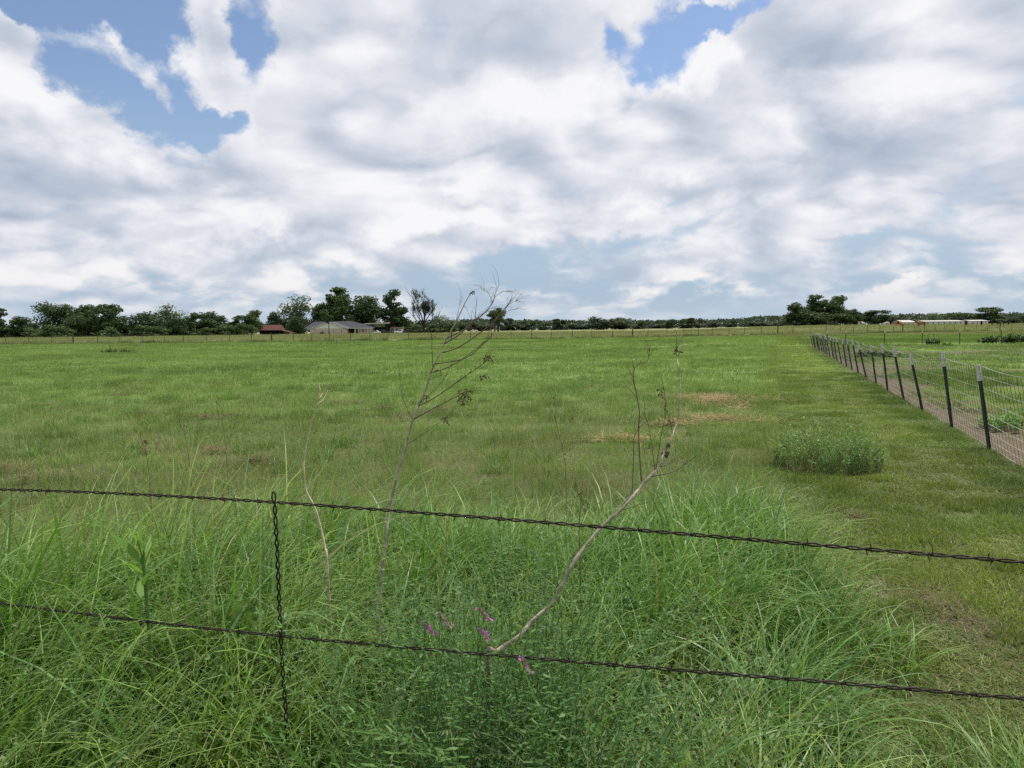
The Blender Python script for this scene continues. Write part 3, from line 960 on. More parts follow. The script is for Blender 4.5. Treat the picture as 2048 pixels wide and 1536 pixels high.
def build_strand(root, pix, seed):
    r = random.Random(seed)
    pos, t0, t1 = strand_curve(pix, 1.6, 1.2)
    mb = MB()
    n = int((t1 - t0) / 0.008)
    for ph in (0, math.pi):
        pts = []
        for i in range(n + 1):
            t = t0 + (t1 - t0) * i / n
            a = 2 * math.pi * t / 0.085 + ph
            pts.append(pos(t) + FN * (0.0031 * math.cos(a)) + Vector((0, 0, 0.0031 * math.sin(a))))
        mb.tube(pts, 0.0023, 5)
    st = mb.build('wire_strand', M_RUST, root, True)
    t = t0 + 0.1
    while t < t1:
        p, q = pos(t), pos(t + 0.01)
        d = (q - p).normalized()
        o = link('barb', BARB, st)
        rot = d.to_track_quat('X', 'Z').to_euler()
        o.rotation_euler = rot
        o.location = p
        o.rotation_euler.rotate_axis('X', r.uniform(0, 6.28))
        o.scale = (1.25, 1.25, 1.1)
        t += 0.125 * r.uniform(0.9, 1.1)
    return st


bf = empty('barbed_wire_fence', (FA + FD * 1.4))
bf.location = (0, 0, 0)
tag(bf, 'rusty two-strand barbed wire fence with twisted stay right before the camera', 'fence')
top = build_strand(bf, [(0, 979), (270, 990), (547, 1002), (832, 1025), (1201, 1058), (1457, 1074), (1640, 1087), (1927, 1114), (2048, 1126)], 1)
low = build_strand(bf, [(240, 1237), (351, 1249), (561, 1273), (816, 1295), (1240, 1330), (1348, 1339), (1640, 1364), (2048, 1397)], 2)
top['label'] = 'upper strand of rusty barbed wire'
low['label'] = 'lower strand of rusty barbed wire, partly sunk in grass'


def build_stay():
    pl = [on_fence(px, py, 0.006) for px, py in ((548.9, 1002), (554.6, 1107), (561, 1271), (565, 1338), (571, 1417), (576, 1490))]
    mb = MB()
    tot = sum((pl[i + 1] - pl[i]).length for i in range(len(pl) - 1))
    n = 130
    def along(d):
        for i in range(len(pl) - 1):
            L = (pl[i + 1] - pl[i]).length
            if d <= L or i == len(pl) - 2:
                return pl[i].lerp(pl[i + 1], d / L)
            d -= L
    for ph in (0, math.pi):
        pts = []
        for i in range(n + 1):
            d = tot * i / n
            a = 2 * math.pi * d / 0.066 + ph
            pts.append(along(d) + FD * (0.0048 * math.cos(a)) + FN * (0.0040 * math.sin(a)))
        mb.tube(pts, 0.0025, 6)
    c = pl[0] + Vector((0, 0, 0.012)) + FD * -0.002
    mb.tube([c + FD * (0.0062 * math.sin(a)) + Vector((0, 0, 0.0155 * math.cos(a))) for a in np.linspace(0, 2 * math.pi, 21)], 0.0023, 6, cap=False)
    return mb.build('twisted_stay', M_STAY, bf, True)


build_stay()

# ------------------------------------------------------------------ dead weed stalks standing in the verge
M_PALE = plain('pale_dead_stem', (0.58, 0.49, 0.36), 0.85, 0.15, col2=(0.42, 0.34, 0.24), scale=25, bump=0.4)
M_BARK = plain('grey_dead_stem', (0.225, 0.188, 0.148), 0.9, 0.1, col2=(0.44, 0.38, 0.305), scale=30, bump=0.5)
M_TWIG = plain('dark_twig', (0.165, 0.130, 0.098), 0.9, 0.1, scale=30)
M_CRUST = plain('dry_seed_crust', (0.105, 0.080, 0.058), 0.95, 0.05, scale=80)


def px_line(pix, d0, d1, jit=0.0, seed=0):
    r = random.Random(seed)
    n = len(pix)
    return [at(px, py, d0 + (d1 - d0) * i / max(1, n - 1) + r.uniform(-jit, jit)) for i, (px, py) in enumerate(pix)]


def refine(P, k=4):
    """Catmull-Rom through the joints"""
    out = []
    n = len(P)
    for i in range(n - 1):
        p0, p1, p2, p3 = P[max(i - 1, 0)], P[i], P[i + 1], P[min(i + 2, n - 1)]
        for j in range(k):
            t = j / k
            out.append(0.5 * ((2 * p1) + (p2 - p0) * t + (2 * p0 - 5 * p1 + 4 * p2 - p3) * t * t + (3 * p1 - p0 - 3 * p2 + p3) * t ** 3))
    out.append(P[-1])
    return out


def seed_tuft(P, n, size, seed):
    """a knot of shrivelled pods hanging round a twig end"""
    r = random.Random(seed)
    mb = MB()
    for i in range(n):
        d = Vector((r.uniform(-1, 1), r.uniform(-1, 1), r.uniform(-1.1, 0.6))) * size
        a = P + d
        e = a + Vector((r.uniform(-1, 1), r.uniform(-1, 1), r.uniform(-1.3, 0.1))) * 0.010
        mb.tube([P + d * 0.15, a], 0.0006, 3)
        mb.tube([a, (a + e) / 2, e], [0.0008, r.uniform(0.0018, 0.0034), 0.0005], 4)
    return mb


def stalk(name, label, stem, branches, tufts, d0, d1, r0, r1, mat, foot, bmat=None, seed=0):
    base = Vector((foot[0], foot[1], gz(foot[0], foot[1])))
    root = empty(name, base)
    tag(root, label, 'dead stalk')
    inv = -base
    P = refine([base + Vector((0, 0, -0.02))] + px_line(stem, d0, d1, 0.015, seed), 5)
    mb = MB()
    rr = random.Random(seed)
    R = [(r0 + (r1 - r0) * (i / (len(P) - 1)) ** 0.9) * rr.uniform(0.86, 1.16) for i in range(len(P))]
    mb.tube([p + inv for p in P], R, 7)
    mb.build('stem', mat, root, True)
    for k, b in enumerate(branches):
        pix, ra, rb = b[0], b[1], b[2]
        # start at the depth of the stem where the branch leaves it
        p0 = min(P, key=lambda p: (p - at(pix[0][0], pix[0][1], p.y)).length)
        side = rr.uniform(-0.16, 0.16)
        Q = px_line(pix, p0.y, p0.y + side, 0.008, seed * 50 + k)
        Q = refine(Q, 4)
        mb = MB()
        mb.tube([p + inv for p in Q], [ra + (rb - ra) * i / (len(Q) - 1) for i in range(len(Q))], 5)
        # short side twigs
        for j in range(int(1.8 * b[3]) if len(b) > 3 else 0):
            i = rr.randrange(len(Q) // 3, len(Q))
            a = Q[i]
            d = (Q[min(i + 1, len(Q) - 1)] - Q[max(i - 1, 0)]).normalized()
            s = Vector((rr.uniform(-1, 1), rr.uniform(-1, 1), rr.uniform(-0.2, 1))) * 0.7 + d
            L = rr.uniform(0.03, 0.10)
            mb.tube([p + inv for p in (a, a + s.normalized() * L * 0.5, a + s.normalized() * L + Vector((rr.uniform(-.02, .02), 0, -0.012)))], [rb * 1.1, rb * 0.9, rb * 0.5], 4)
        mb.build('branch', bmat or mat, root, True)
    for k, (px, py, n, sz) in enumerate(tufts):
        p0 = min(P, key=lambda p: (p - at(px, py, p.y)).length)
        seed_tuft(at(px, py, p0.y) + inv, n, sz, seed * 9 + k).build('seed_head', M_CRUST, root)
    return root


def plan(px, Y):
    p = at(px, 900, Y)
    return (p.x, p.y)


stalk('dead_stalk', 'thin pale bare stalk forking at its tip, left of the tall branched one',
      [(655, 1140), (650, 1096), (638, 1044), (628, 1012), (612, 980), (608, 940), (608, 919), (615.5, 878), (626, 836), (637.6, 800), (648, 783), (660, 766)],
      [([(637.6, 800), (640, 780), (638, 770)], 0.0024, 0.0010), ([(634, 810), (648, 796), (656, 780)], 0.0018, 0.0008), ([(612, 985), (630, 960), (655, 920)], 0.0012, 0.0005)],
      [], 2.95, 3.0, 0.0054, 0.0014, M_PALE, plan(657, 2.97), seed=1)
stalk('dead_stalk', 'tallest dead stalk with many bare branches, leaning right above the horizon',
      [(756, 1240), (760, 1180), (764, 1144), (772, 1072), (780, 1012), (796, 946), (805.6, 914), (821, 854), (839.5, 807), (852.5, 776), (863, 742), (878.5, 708), (893, 677), (912, 644), (928, 610), (936, 595), (946, 581)],
      [([(889, 687), (916, 671), (944, 646), (967, 628), (985, 606), (990, 589), (998, 569)], 0.0030, 0.0008, 9),
       ([(893, 677), (934, 656), (949, 641), (952, 616), (954, 593)], 0.0024, 0.0008, 5),
       ([(885, 705), (918, 694), (961, 665), (987, 644), (1004, 628), (1022, 599)], 0.0026, 0.0008, 8),
       ([(870, 728), (926, 718), (959, 696), (987, 665), (992, 640)], 0.0022, 0.0008, 5),
       ([(985, 646), (1012, 614), (1031, 602), (1040, 604)], 0.0014, 0.0006, 5),
       ([(1000, 632), (1016, 622), (1034, 618)], 0.0012, 0.0005, 3),
       ([(985, 606), (978, 588), (963, 577)], 0.0014, 0.0005, 5),
       ([(988, 596), (1003, 584), (1014, 583)], 0.0013, 0.0005, 4),
       ([(837, 812), (868, 796), (905, 771), (931, 752), (967, 727), (980, 710)], 0.0026, 0.0012, 4),
       ([(828, 838), (876, 812), (915, 792), (930, 784)], 0.0024, 0.0011, 3),
       ([(812, 890), (852, 865), (889, 836)], 0.0016, 0.0007, 2),
       ([(826, 841), (812, 812), (805, 792), (796, 722)], 0.0015, 0.0007, 1),
       ([(866, 735), (864, 700), (864, 669)], 0.0015, 0.0007, 1),
       ([(862, 745), (902, 732), (949, 700), (980, 672)], 0.0022, 0.0009, 3),
       ([(840, 806), (868, 781), (891, 753), (904, 724)], 0.0017, 0.0008, 2),
       ([(912, 644), (916, 625), (922, 600)], 0.0012, 0.0005, 3),
       ([(928, 612), (934, 620), (942, 640)], 0.0009, 0.0004, 1)],
      [(978, 714, 22, 0.020), (969, 752, 16, 0.016), (930, 786, 46, 0.030), (925, 800, 14, 0.02), (888, 836, 14, 0.018), (945, 583, 8, 0.010), (850, 792, 10, 0.012), (876, 742, 8, 0.014)],
      2.85, 3.05, 0.0072, 0.0015, M_BARK, plan(755, 2.82), M_TWIG, seed=2)
stalk('dead_stalk', 'crooked dead stalk rising right from the lower wire, crusted dark at mid height',
      [(975, 1318), (995, 1301), (1037, 1273), (1065, 1241), (1101, 1209), (1125, 1168), (1153, 1116), (1201, 1056), (1240, 1022), (1260, 999), (1283, 972), (1298, 955), (1319, 932), (1324, 915), (1331, 901), (1340, 882), (1348, 861), (1353, 847), (1358, 824), (1360, 784), (1360, 753), (1357, 732), (1355, 715), (1369, 688)],
      [([(1283, 962), (1279, 909), (1277, 857), (1279, 826), (1273, 788), (1267, 759), (1268, 740), (1277, 729), (1296, 720), (1300, 689)], 0.0024, 0.0009, 5),
       ([(1264, 992), (1267, 909), (1267, 878), (1277, 857)], 0.0015, 0.0009, 2),
       ([(1297, 955), (1294, 930), (1287, 899)], 0.0017, 0.0007, 2),
       ([(1319, 934), (1342, 926), (1354, 905)], 0.0014, 0.0006, 2),
       ([(1302, 953), (1350, 942), (1375, 920), (1388, 894)], 0.0020, 0.0008, 1),
       ([(1312, 938), (1321, 878), (1327, 847), (1331, 815), (1329, 782)], 0.0014, 0.0006, 5),
       ([(1310, 940), (1298, 857), (1288, 824)], 0.0013, 0.0005, 4),
       ([(1345, 867), (1340, 843), (1334, 822)], 0.0013, 0.0005, 3),
       ([(1356, 716), (1352, 706), (1353, 698)], 0.0016, 0.0008, 3),
       ([(1245, 1020), (1270, 1012), (1310, 1000)], 0.0011, 0.0005, 1),
       ([(1253, 1010), (1253, 975), (1253, 945)], 0.0024, 0.0018, 0)],
      [(1332, 905, 14, 0.009), (1337, 888, 7, 0.008), (1354, 701, 12, 0.010), (1322, 780, 10, 0.018), (1340, 842, 8, 0.012)],
      2.04, 2.5, 0.0068, 0.0015, M_BARK, plan(985, 3.05), M_TWIG, seed=3)
for lab, pix, dd, tf in (
        ('thin dark dead weed stem left of the forked pale stalk, tallest of the three there', [(457, 985), (452, 900), (446, 850), (440, 795)], 5.2, [(440, 797, 6, 0.02)]),
        ('thin dark dead weed stem standing above the upper wire near the twisted stay', [(384, 985), (378, 920), (370, 870), (367, 848)], 5.0, [(367, 850, 6, 0.02)]),
        ('short dead weed with one round dark seed head, leftmost of the thin stems', [(300, 985), (297, 940), (292, 905), (290, 884)], 5.0, [(290, 882, 26, 0.013)]),
        ('thin dead weed stem between the tall branched stalk and the crooked one', [(1132, 960), (1124, 895), (1112, 840), (1110, 792)], 4.4, [(1110, 794, 8, 0.02)]),
        ('wispy upright dead weed low beside the crooked stalk below the upper wire', [(1160, 1120), (1158, 1060), (1162, 1000), (1166, 960)], 3.0, [(1162, 985, 12, 0.03)])):
    stalk('dead_weed', lab, pix, [([pix[1], (pix[1][0] + 14, pix[1][1] - 40), (pix[1][0] + 22, pix[1][1] - 70)], 0.0013, 0.0006, 4), ([pix[2], (pix[2][0] - 10, pix[2][1] - 25), (pix[2][0] - 12, pix[2][1] - 42)], 0.0012, 0.0006, 3)],
          tf, dd, dd, 0.0026, 0.0010, M_TWIG, plan(pix[0][0], dd), seed=int(pix[0][0]))

# ------------------------------------------------------------------ flowers and the leafy weed by the wire
M_PURPLE = blade_material('vetch_petal', ((0.32, 0.070, 0.31), (0.43, 0.15, 0.39)), 0.3, rnd=0.3)
M_LEAFY = blade_material('fresh_leaf', ((0.150, 0.290, 0.060), (0.190, 0.330, 0.085)), 0.45, rnd=0.15, rough=0.4)
M_STALKG = plain('green_stem', (0.10, 0.19, 0.045), 0.6, 0.2)


def vetch_flower(px, py, Y, seed, label):
    r = np.random.default_rng(900 + seed)
    top_ = at(px, py - 9, Y)
    base = Vector((top_.x - 0.05, top_.y + 0.05, gz(top_.x, top_.y)))
    root = tag(empty('vetch_flower', base), label, 'flower', 'purple vetch flowers by the lower wire')
    T = top_ - base
    mb = MB()
    st = refine([Vector((0, 0, 0)), T * 0.5 + Vector((-0.02, 0, 0.03)), T * 0.85 + Vector((0, 0, 0.02)), T, T + Vector((0.018, 0, -0.02))], 4)
    mb.tube(st, 0.0011, 5)
    mb.build('flower_stalk', M_STALKG, root)
    n = 17
    b = np.array([tuple(T + Vector((0.026, 0, -0.030)) * t + Vector((r.uniform(-.003, .003), r.uniform(-.005, .005), r.uniform(-.003, .003)))) for t in np.linspace(-0.15, 1, n)])
    v, c = ribbons(r, n, (0.011, 0.018), (0.0045, 0.0065), 0, (1.5, 2.5), (0.0, 0.5), 5, 0.0, 2.4, base=b, shape='leaf')
    me = blade_mesh('florets', M_PURPLE, [(v, r.random(n) * 0.9)])
    link('florets', me, root)
    return root


vetch_flower(850, 1254, 1.98, 1, 'purple vetch flower farthest left, just above the lower wire')
vetch_flower(881, 1239, 1.97, 2, 'purple vetch flower second from left above the lower wire')
vetch_flower(959, 1226, 1.96, 3, 'highest purple vetch flower, above the lower wire')
vetch_flower(958, 1264, 1.95, 4, 'small purple vetch flower straight below the highest one')
vetch_flower(1041, 1324, 1.78, 5, 'purple vetch flower hanging just below the lower wire')


def leafy_weed():
    p = at(285, 1100, 2.38)
    base = Vector((p.x, p.y, gz(p.x, p.y)))
    root = tag(empty('leafy_weed', base), 'bright green broad-leaved weed standing out of the grass, far left below the upper wire', 'plant')
    r = np.random.default_rng(77)
    H = p.z - base.z
    mb = MB()
    mb.tube(refine([Vector((0.02, 0, 0)), Vector((0.01, 0.01, H * 0.5)), Vector((0, 0, H))], 4), [0.006] * 9, 6)
    mb.build('stem', M_STALKG, root)
    for k in range(15):
        a = k * 2.4
        z = H - 0.012 * k
        v, c = ribbons(r, 1, (0.10 + 0.003 * k, 0.14 + 0.003 * k), (0.020, 0.030), 0, (0.15 + 0.07 * k, 0.3 + 0.07 * k), (0.3, 0.8), 7, a, 0.2, base=np.array([[0, 0, z]]), shape='leaf')
        link('leaf', blade_mesh('leaf', M_LEAFY, [(v, r.random(1) * 0.9)]), root)


leafy_weed()


# ------------------------------------------------------------------ straw lying in the field and on the lane
def straw_patch(label, px, py, w, d, n, seed, hump=0.10, mat=None, L=(0.08, 0.32), W=(0.004, 0.010)):
    c = CAM + ray(px, py) * (-(EYE) / ray(px, py).z)
    r = np.random.default_rng(500 + seed)
    rad = np.sqrt(r.random(n)) * (0.7 + 0.3 * r.random(n)); a = r.uniform(0, 2 * math.pi, n)
    wob = 1 + 0.35 * np.sin(3 * a + seed) + 0.2 * np.sin(5 * a + 2 * seed) + 0.35 * r.standard_normal(n)
    x, y = c.x + rad * wob * np.cos(a) * w / 2, c.y + rad * wob * np.sin(a) * d / 2
    z = ground_z(x, y) + hump * np.clip(1 - rad ** 2, 0, 1) * r.random(n) + 0.012
    b = np.stack([x, y, z], -1)
    v, _ = ribbons(r, n, L, W, 0, (1.15, 1.75), (-0.3, 0.6), 4, base=b, shape='stem')
    o = link('straw_litter', blade_mesh('straw_litter', mat or M_STRAW, [(v, r.random(n) * 0.9)]))
    return tag(o, label, 'straw', kind='stuff')


straw_patch('largest tan heap of cut straw lying on the meadow right of centre', 1436, 803, 2.2, 3.0, 3000, 1, 0.10)
straw_patch('flat tan straw spread just nearer than the largest heap', 1440, 843, 1.7, 1.2, 1100, 2, 0.06)
straw_patch('small straw scrap behind the crooked dead stalk', 1345, 852, 0.8, 0.6, 420, 3, 0.06)
straw_patch('narrow straw windrow left of the crooked dead stalk', 1250, 884, 1.25, 0.55, 700, 4, 0.07)
straw_patch('thin scattered straw in the middle of the meadow', 1170, 775, 2.4, 1.2, 420, 5, 0.03)
M_THATCH = blade_material('brown_thatch', ((0.235, 0.180, 0.120), (0.150, 0.112, 0.075)), 0.1, rnd=0.3, rough=0.9)
straw_patch('brown dead thatch on the worn edge of the mown lane', 1880, 1215, 0.50, 1.45, 1500, 6, 0.02, M_THATCH, (0.02, 0.09), (0.0018, 0.0042))
straw_patch('brown thatch scrap on the lane near the weed clump', 1715, 1035, 0.32, 0.9, 500, 7, 0.02, M_THATCH, (0.02, 0.08), (0.002, 0.004))


# ------------------------------------------------------------------ weed clump at the edge of the lane
def leaf_clump(name, label, cat, cx, cy, w, d, h, n, mats, seed, dry=0.0, parts=('foliage', 'dry_stems'), leaf=(0.03, 0.07), wid=(0.006, 0.013), group=None):
    r = np.random.default_rng(seed)
    base = Vector((cx, cy, gz(cx, cy)))
    root = tag(empty(name, base), label, cat, group)
    ns = max(8, n // 28)
    rad = np.sqrt(r.random(ns)); a = r.uniform(0, 2 * math.pi, ns)
    b = np.stack([rad * np.cos(a) * w / 2 * 0.85, rad * np.sin(a) * d / 2 * 0.85, np.zeros(ns)], -1)
    hh = h * (1 - 0.62 * rad ** 2.2) * r.uniform(0.62, 1.12, ns)
    v, c = ribbons(r, ns, (0.98, 1.02), (0.003, 0.005), 0, (0.05, 0.45), (0.1, 0.9), 8, 0.0, 0.0, base=b, shape='stem', ph_arr=a + r.normal(0, 0.7, ns))
    f = hh[:, None, None]
    c = b[:, None, :] + (c - b[:, None, :]) * f
    v = b[:, None, None, :] + (v - b[:, None, None, :]) * f[..., None]
    k = r.integers(0, ns, n); t = r.uniform(0.12, 1, n) * 7
    i = np.clip(t.astype(int), 0, 6); fr = (t - i)[:, None]
    p = c[k, i] * (1 - fr) + c[k, i + 1] * fr
    lv, _ = ribbons(r, n, leaf, wid, 0, (0.4, 1.5), (0.0, 0.9), 4, base=p, shape='leaf')
    link(parts[0], blade_mesh(parts[0], mats[0], [(v, r.random(ns) * 0.9), (lv, r.random(n) * 0.9)]), root)
    if dry:
        nd = int(n * dry / 14)
        b2 = np.stack([r.uniform(-w / 2, w / 2, nd), r.uniform(-d / 2, d * 0.25, nd), np.zeros(nd)], -1)
        v2, c2 = ribbons(r, nd, (h * 0.4, h * 0.95), (0.003, 0.005), 0, (0.0, 0.4), (0.0, 0.6), 6, base=b2, shape='stem')
        link(parts[1], blade_mesh(parts[1], mats[1], [(v2, r.random(nd) * 0.9)]), root)
    return root


M_BUSH = blade_material('weed_bush_leaf', ((0.140, 0.262, 0.072), (0.200, 0.325, 0.108)), 0.34, rnd=0.3, pscale=2.5)
M_BUSHD = blade_material('dark_bush_leaf', ((0.050, 0.095, 0.028), (0.070, 0.120, 0.036)), 0.3, rnd=0.3, pscale=2.5)
leaf_clump('weed_clump', 'dense feathery green weed clump standing alone at the edge of the mown lane', 'weeds', 3.66, 8.6, 1.35, 1.2, 0.60, 9000, (M_BUSH, M_STRAW), 61, dry=0.3)
leaf_clump('paddock_shrub', 'small dark leafy shrub in front of the cross fence', 'shrub', at(1866, 690, 57).x, 57, 1.0, 0.9, 0.85, 700, (M_BUSHD, M_STRAW), 62, leaf=(0.10, 0.22), wid=(0.04, 0.07))
leaf_clump('paddock_shrub', 'lower pale green shrub just right of the small dark one', 'shrub', at(1895, 692, 54).x, 54, 0.7, 0.7, 0.45, 350, (M_BUSH, M_STRAW), 63, leaf=(0.10, 0.2), wid=(0.04, 0.06))
leaf_clump('weed_bank', 'long dark weedy hump at the right edge by the cross fence', 'weeds', at(2030, 690, 60).x + 1.0, 60.5, 8.5, 1.6, 0.95, 5200, (M_BUSHD, M_STRAW), 64, leaf=(0.12, 0.3), wid=(0.04, 0.08))
leaf_clump('weed_patch', 'low dark weed patch behind the wire fence at mid length', 'weeds', at(1755, 712, 38).x, 38, 2.6, 2.0, 0.32, 2200, (M_BUSHD, M_STRAW), 65, leaf=(0.08, 0.2), wid=(0.03, 0.05))
leaf_clump('weed_patch', 'dark low weeds at the foot of the nearest wire fence posts', 'weeds', P0[0] + NV[0] * 0.9 + EV[0] * 2.2, P0[1] + NV[1] * 0.9 + EV[1] * 2.2, 1.1, 1.6, 0.28, 2600, (M_BUSH, M_STRAW), 66, leaf=(0.04, 0.09), wid=(0.012, 0.022))

# leaning stick in the left field, in its own tuft
p = at(222, 704, 62)
st_root = tag(empty('leaning_stick', (p.x, p.y, gz(p.x, p.y))), 'dark leaning stick standing alone in the left of the meadow', 'stick')
MB().tube([(0.12, 0, -0.05), (-0.03, 0, 0.42), (-0.19, 0.03, 0.88)], [0.034, 0.03, 0.026], 6).build('shaft', plain('weathered_wood', (0.11, 0.09, 0.07), 0.9, 0.1), st_root)
leaf_clump('grass_tuft', 'dark rough grass tuft round the foot of the leaning stick', 'grass', p.x + 0.35, p.y, 3.6, 1.6, 0.30, 1500, (M_DUSK, M_STRAW), 67, leaf=(0.12, 0.25), wid=(0.02, 0.04))

# ------------------------------------------------------------------ wire fence on the right, its posts leaning left
M_TPOST = plain('green_post_paint', (0.020, 0.034, 0.030), 0.6, 0.35, col2=(0.040, 0.046, 0.040), scale=14)
M_WHITE = plain('white_post_tip', (0.62, 0.62, 0.60), 0.6, 0.3, var=0.3, scale=30)
M_GALV = plain('galvanised_wire', (0.40, 0.40, 0.38), 0.5, 0.5, 0.5, var=0.3, scale=3)
M_STAYW = plain('dull_stay_wire', (0.13, 0.125, 0.11), 0.6, 0.4, 0.4, var=0.3, scale=3)


def tpost_meshes(h, tip):
    a = MB()
    a.box((0, 0, (h - tip) / 2 - 0.02), (0.037, 0.006, h - tip + 0.04))
    a.box((0, 0.022, (h - tip) / 2 - 0.02), (0.008, 0.038, h - tip + 0.04))
    z = 0.06
    while z < h - tip:
        a.box((0, -0.006, z), (0.014, 0.006, 0.016)); z += 0.055
    b = MB()
    b.box((0, 0, h - tip / 2), (0.040, 0.009, tip))
    b.box((0, 0.024, h - tip / 2), (0.011, 0.040, tip))
    return a.mesh('post', M_TPOST), b.mesh('painted_tip', M_WHITE)


LEAN = math.radians(10.5)
wf = tag(empty('wire_fence', (P0[0], P0[1], 0)), 'long leaning wire mesh fence with white-tipped steel posts running up the right side', 'fence')
post_me, tip_me = tpost_meshes(1.16, 0.215)
NV3, EV3 = Vector((NV[0], NV[1], 0)), Vector((EV[0], EV[1], 0))
rr = random.Random(4)
for k in range(-2, 22):
    u = 2.36 * k + rr.uniform(-0.12, 0.12)
    ln = LEAN + math.radians(rr.uniform(-3.5, 3.5))
    up = (Vector((0, 0, 1)) * math.cos(ln) - NV3 * math.sin(ln) - EV3 * rr.uniform(-0.03, 0.05)).normalized()
    xa = (EV3 - up * EV3.dot(up)).normalized()
    M = Matrix((xa, up.cross(xa), up)).transposed()
    q = EV3 * u
    o = link('post', post_me, wf, (q.x, q.y, gz(P0[0] + q.x, P0[1] + q.y)), M.to_euler())
    o.scale = (1, 1, rr.uniform(0.94, 1.05))
    tp = link('painted_tip', tip_me, o)
U0, U1 = -5.2, 2.36 * 21
HS = (0.03, 0.115, 0.22, 0.34, 0.475, 0.63, 0.80, 0.96, 1.09)


def wire_pt(u, h):
    sag = 0.035 * math.sin(math.pi * ((u / 2.36) % 1.0)) * (1.0 if h > 1 else 0.35)
    hump = 0.05 * math.sin(u * 0.37 + 1.0)
    off = -math.tan(LEAN) * h + 0.03 + 0.02 * math.sin(u * 0.9)
    return EV3 * u + NV3 * off + Vector((0, 0, max(0.01, h * (1 + hump * 0.5) - sag)))


for h in HS:
    mb = MB()
    us = np.arange(U0, U1 + 0.01, 0.295)
    mb.tube([wire_pt(u, h) for u in us], 0.0036 if h < 1 else 0.0048, 4)
    mb.build('line_wire', M_GALV, wf)
mb = MB()
for u in np.arange(U0, U1, 0.155):
    mb.tube([wire_pt(u, h) for h in HS[::2]], 0.0027, 3)
tag(mb.build('stay_wires', M_STAYW, wf), kind='stuff')

cf = tag(empty('cross_fence', (at(1692, 670, 62).x, 62, 0)), 'cross fence of white-tipped posts running right from the far fence corner', 'fence')
x0 = at(1692, 670, 62).x
cpost, ctip = tpost_meshes(1.18, 0.20)
for k, px in enumerate((1655, 1692, 1769, 1845, 1920, 2003, 2082, 2160, 2236)):
    x = at(px, 670, 62).x
    o = link('post', cpost, cf, (x - x0, 0, gz(x, 62)), (0, math.radians(rr.uniform(-2, 2)), 0))
    o.scale = (1.6, 1.6, 1.0 + (0.14 if px == 2003 else 0))
    link('painted_tip', ctip, o)
for h in (0.25, 0.5, 0.75, 1.05):
    mb = MB()
    mb.tube([(x - x0, 0.03, h + 0.02 * math.sin(x)) for x in np.arange(23.0, 51, 1.0)], 0.004, 4)
    mb.build('line_wire', M_STAYW, cf)

# ------------------------------------------------------------------ far field fence
M_OLDWOOD = plain('old_fence_wood', (0.085, 0.072, 0.058), 0.9, 0.1)
ff = tag(empty('field_fence', (0, float(strip_y(0)) + 5, 0)), 'dark post and wire fence crossing the whole far side of the meadow', 'fence')
thin = MB().tube([(0, 0, -0.05), (0, 0, 1.45)], [0.045, 0.04], 5).mesh('post', M_TPOST)
thick = MB().tube([(0, 0, -0.05), (0, 0, 0.8), (0.02, 0, 1.55)], [0.11, 0.10, 0.09], 7).mesh('post', M_OLDWOOD)
FY0 = float(strip_y(0)) + 5
x = -108.0
k = 0
far_line = []
while x < 118:
    y = float(strip_y(x)) + 5
    far_line.append((x, y, gz(x, y)))
    o = link('post', thick if k % 9 == 4 else thin, ff, (x, y - FY0, gz(x, y)), (rr.uniform(-.05, .05), rr.uniform(-.06, .06), 0))
    o.scale = (1, 1, rr.uniform(0.9, 1.08))
    x += 3.15 * rr.uniform(0.85, 1.15); k += 1
for h in (0.5, 0.85, 1.2):
    MB().tube([(a, b - FY0 + 0.05, c + h) for a, b, c in far_line], 0.009, 3).build('line_wire', M_STAYW, ff)

# ------------------------------------------------------------------ trees
def crown_material(name, a, b, trans=0.3):
    m, t = new_mat(name)
    br = t.n('ShaderNodeAttribute', attribute_name='rnd').outputs['Fac']
    pos = t.n('ShaderNodeNewGeometry').outputs['Position']
    nz = t.noise(pos, 0.35, 3.0, 0.6)
    c = t.mixc(t.smooth(nz, 0.35, 0.65), a + (1,), b + (1,))
    k = t.math('ADD', t.math('MULTIPLY', br, 0.7), 0.65)
    c = t.mixc(1.0, c, t.n('ShaderNodeCombineColor', {0: k, 1: k, 2: k}).outputs[0], 'MULTIPLY')
    p = t.n('ShaderNodeBsdfPrincipled', {'Base Color': c, 'Roughness': 0.6, 'Specular IOR Level': 0.2})
    tr = t.n('ShaderNodeBsdfTranslucent', {0: c})
    mx = t.n('ShaderNodeMixShader', {0: trans, 1: p.outputs[0], 2: tr.outputs[0]})
    t.n('ShaderNodeOutputMaterial', {0: mx.outputs[0]})
    return m


M_OAK = crown_material('oak_leaf', (0.040, 0.072, 0.024), (0.058, 0.096, 0.032))
M_ELM = crown_material('elm_leaf', (0.052, 0.094, 0.028), (0.078, 0.122, 0.038))
M_PECAN = crown_material('pale_leaf', (0.085, 0.130, 0.050), (0.115, 0.160, 0.068), 0.4)
M_GREY = crown_material('grey_leaf', (0.058, 0.074, 0.042), (0.042, 0.058, 0.032))
M_FARLEAF = crown_material('far_wood_leaf', (0.048, 0.074, 0.036), (0.066, 0.098, 0.046))
M_TRUNK = plain('tree_bark', (0.065, 0.054, 0.044), 0.95, 0.05, col2=(0.045, 0.038, 0.032), scale=4)
M_DEADWOOD = plain('bare_limb_bark', (0.055, 0.048, 0.042), 0.95, 0.05, scale=4)


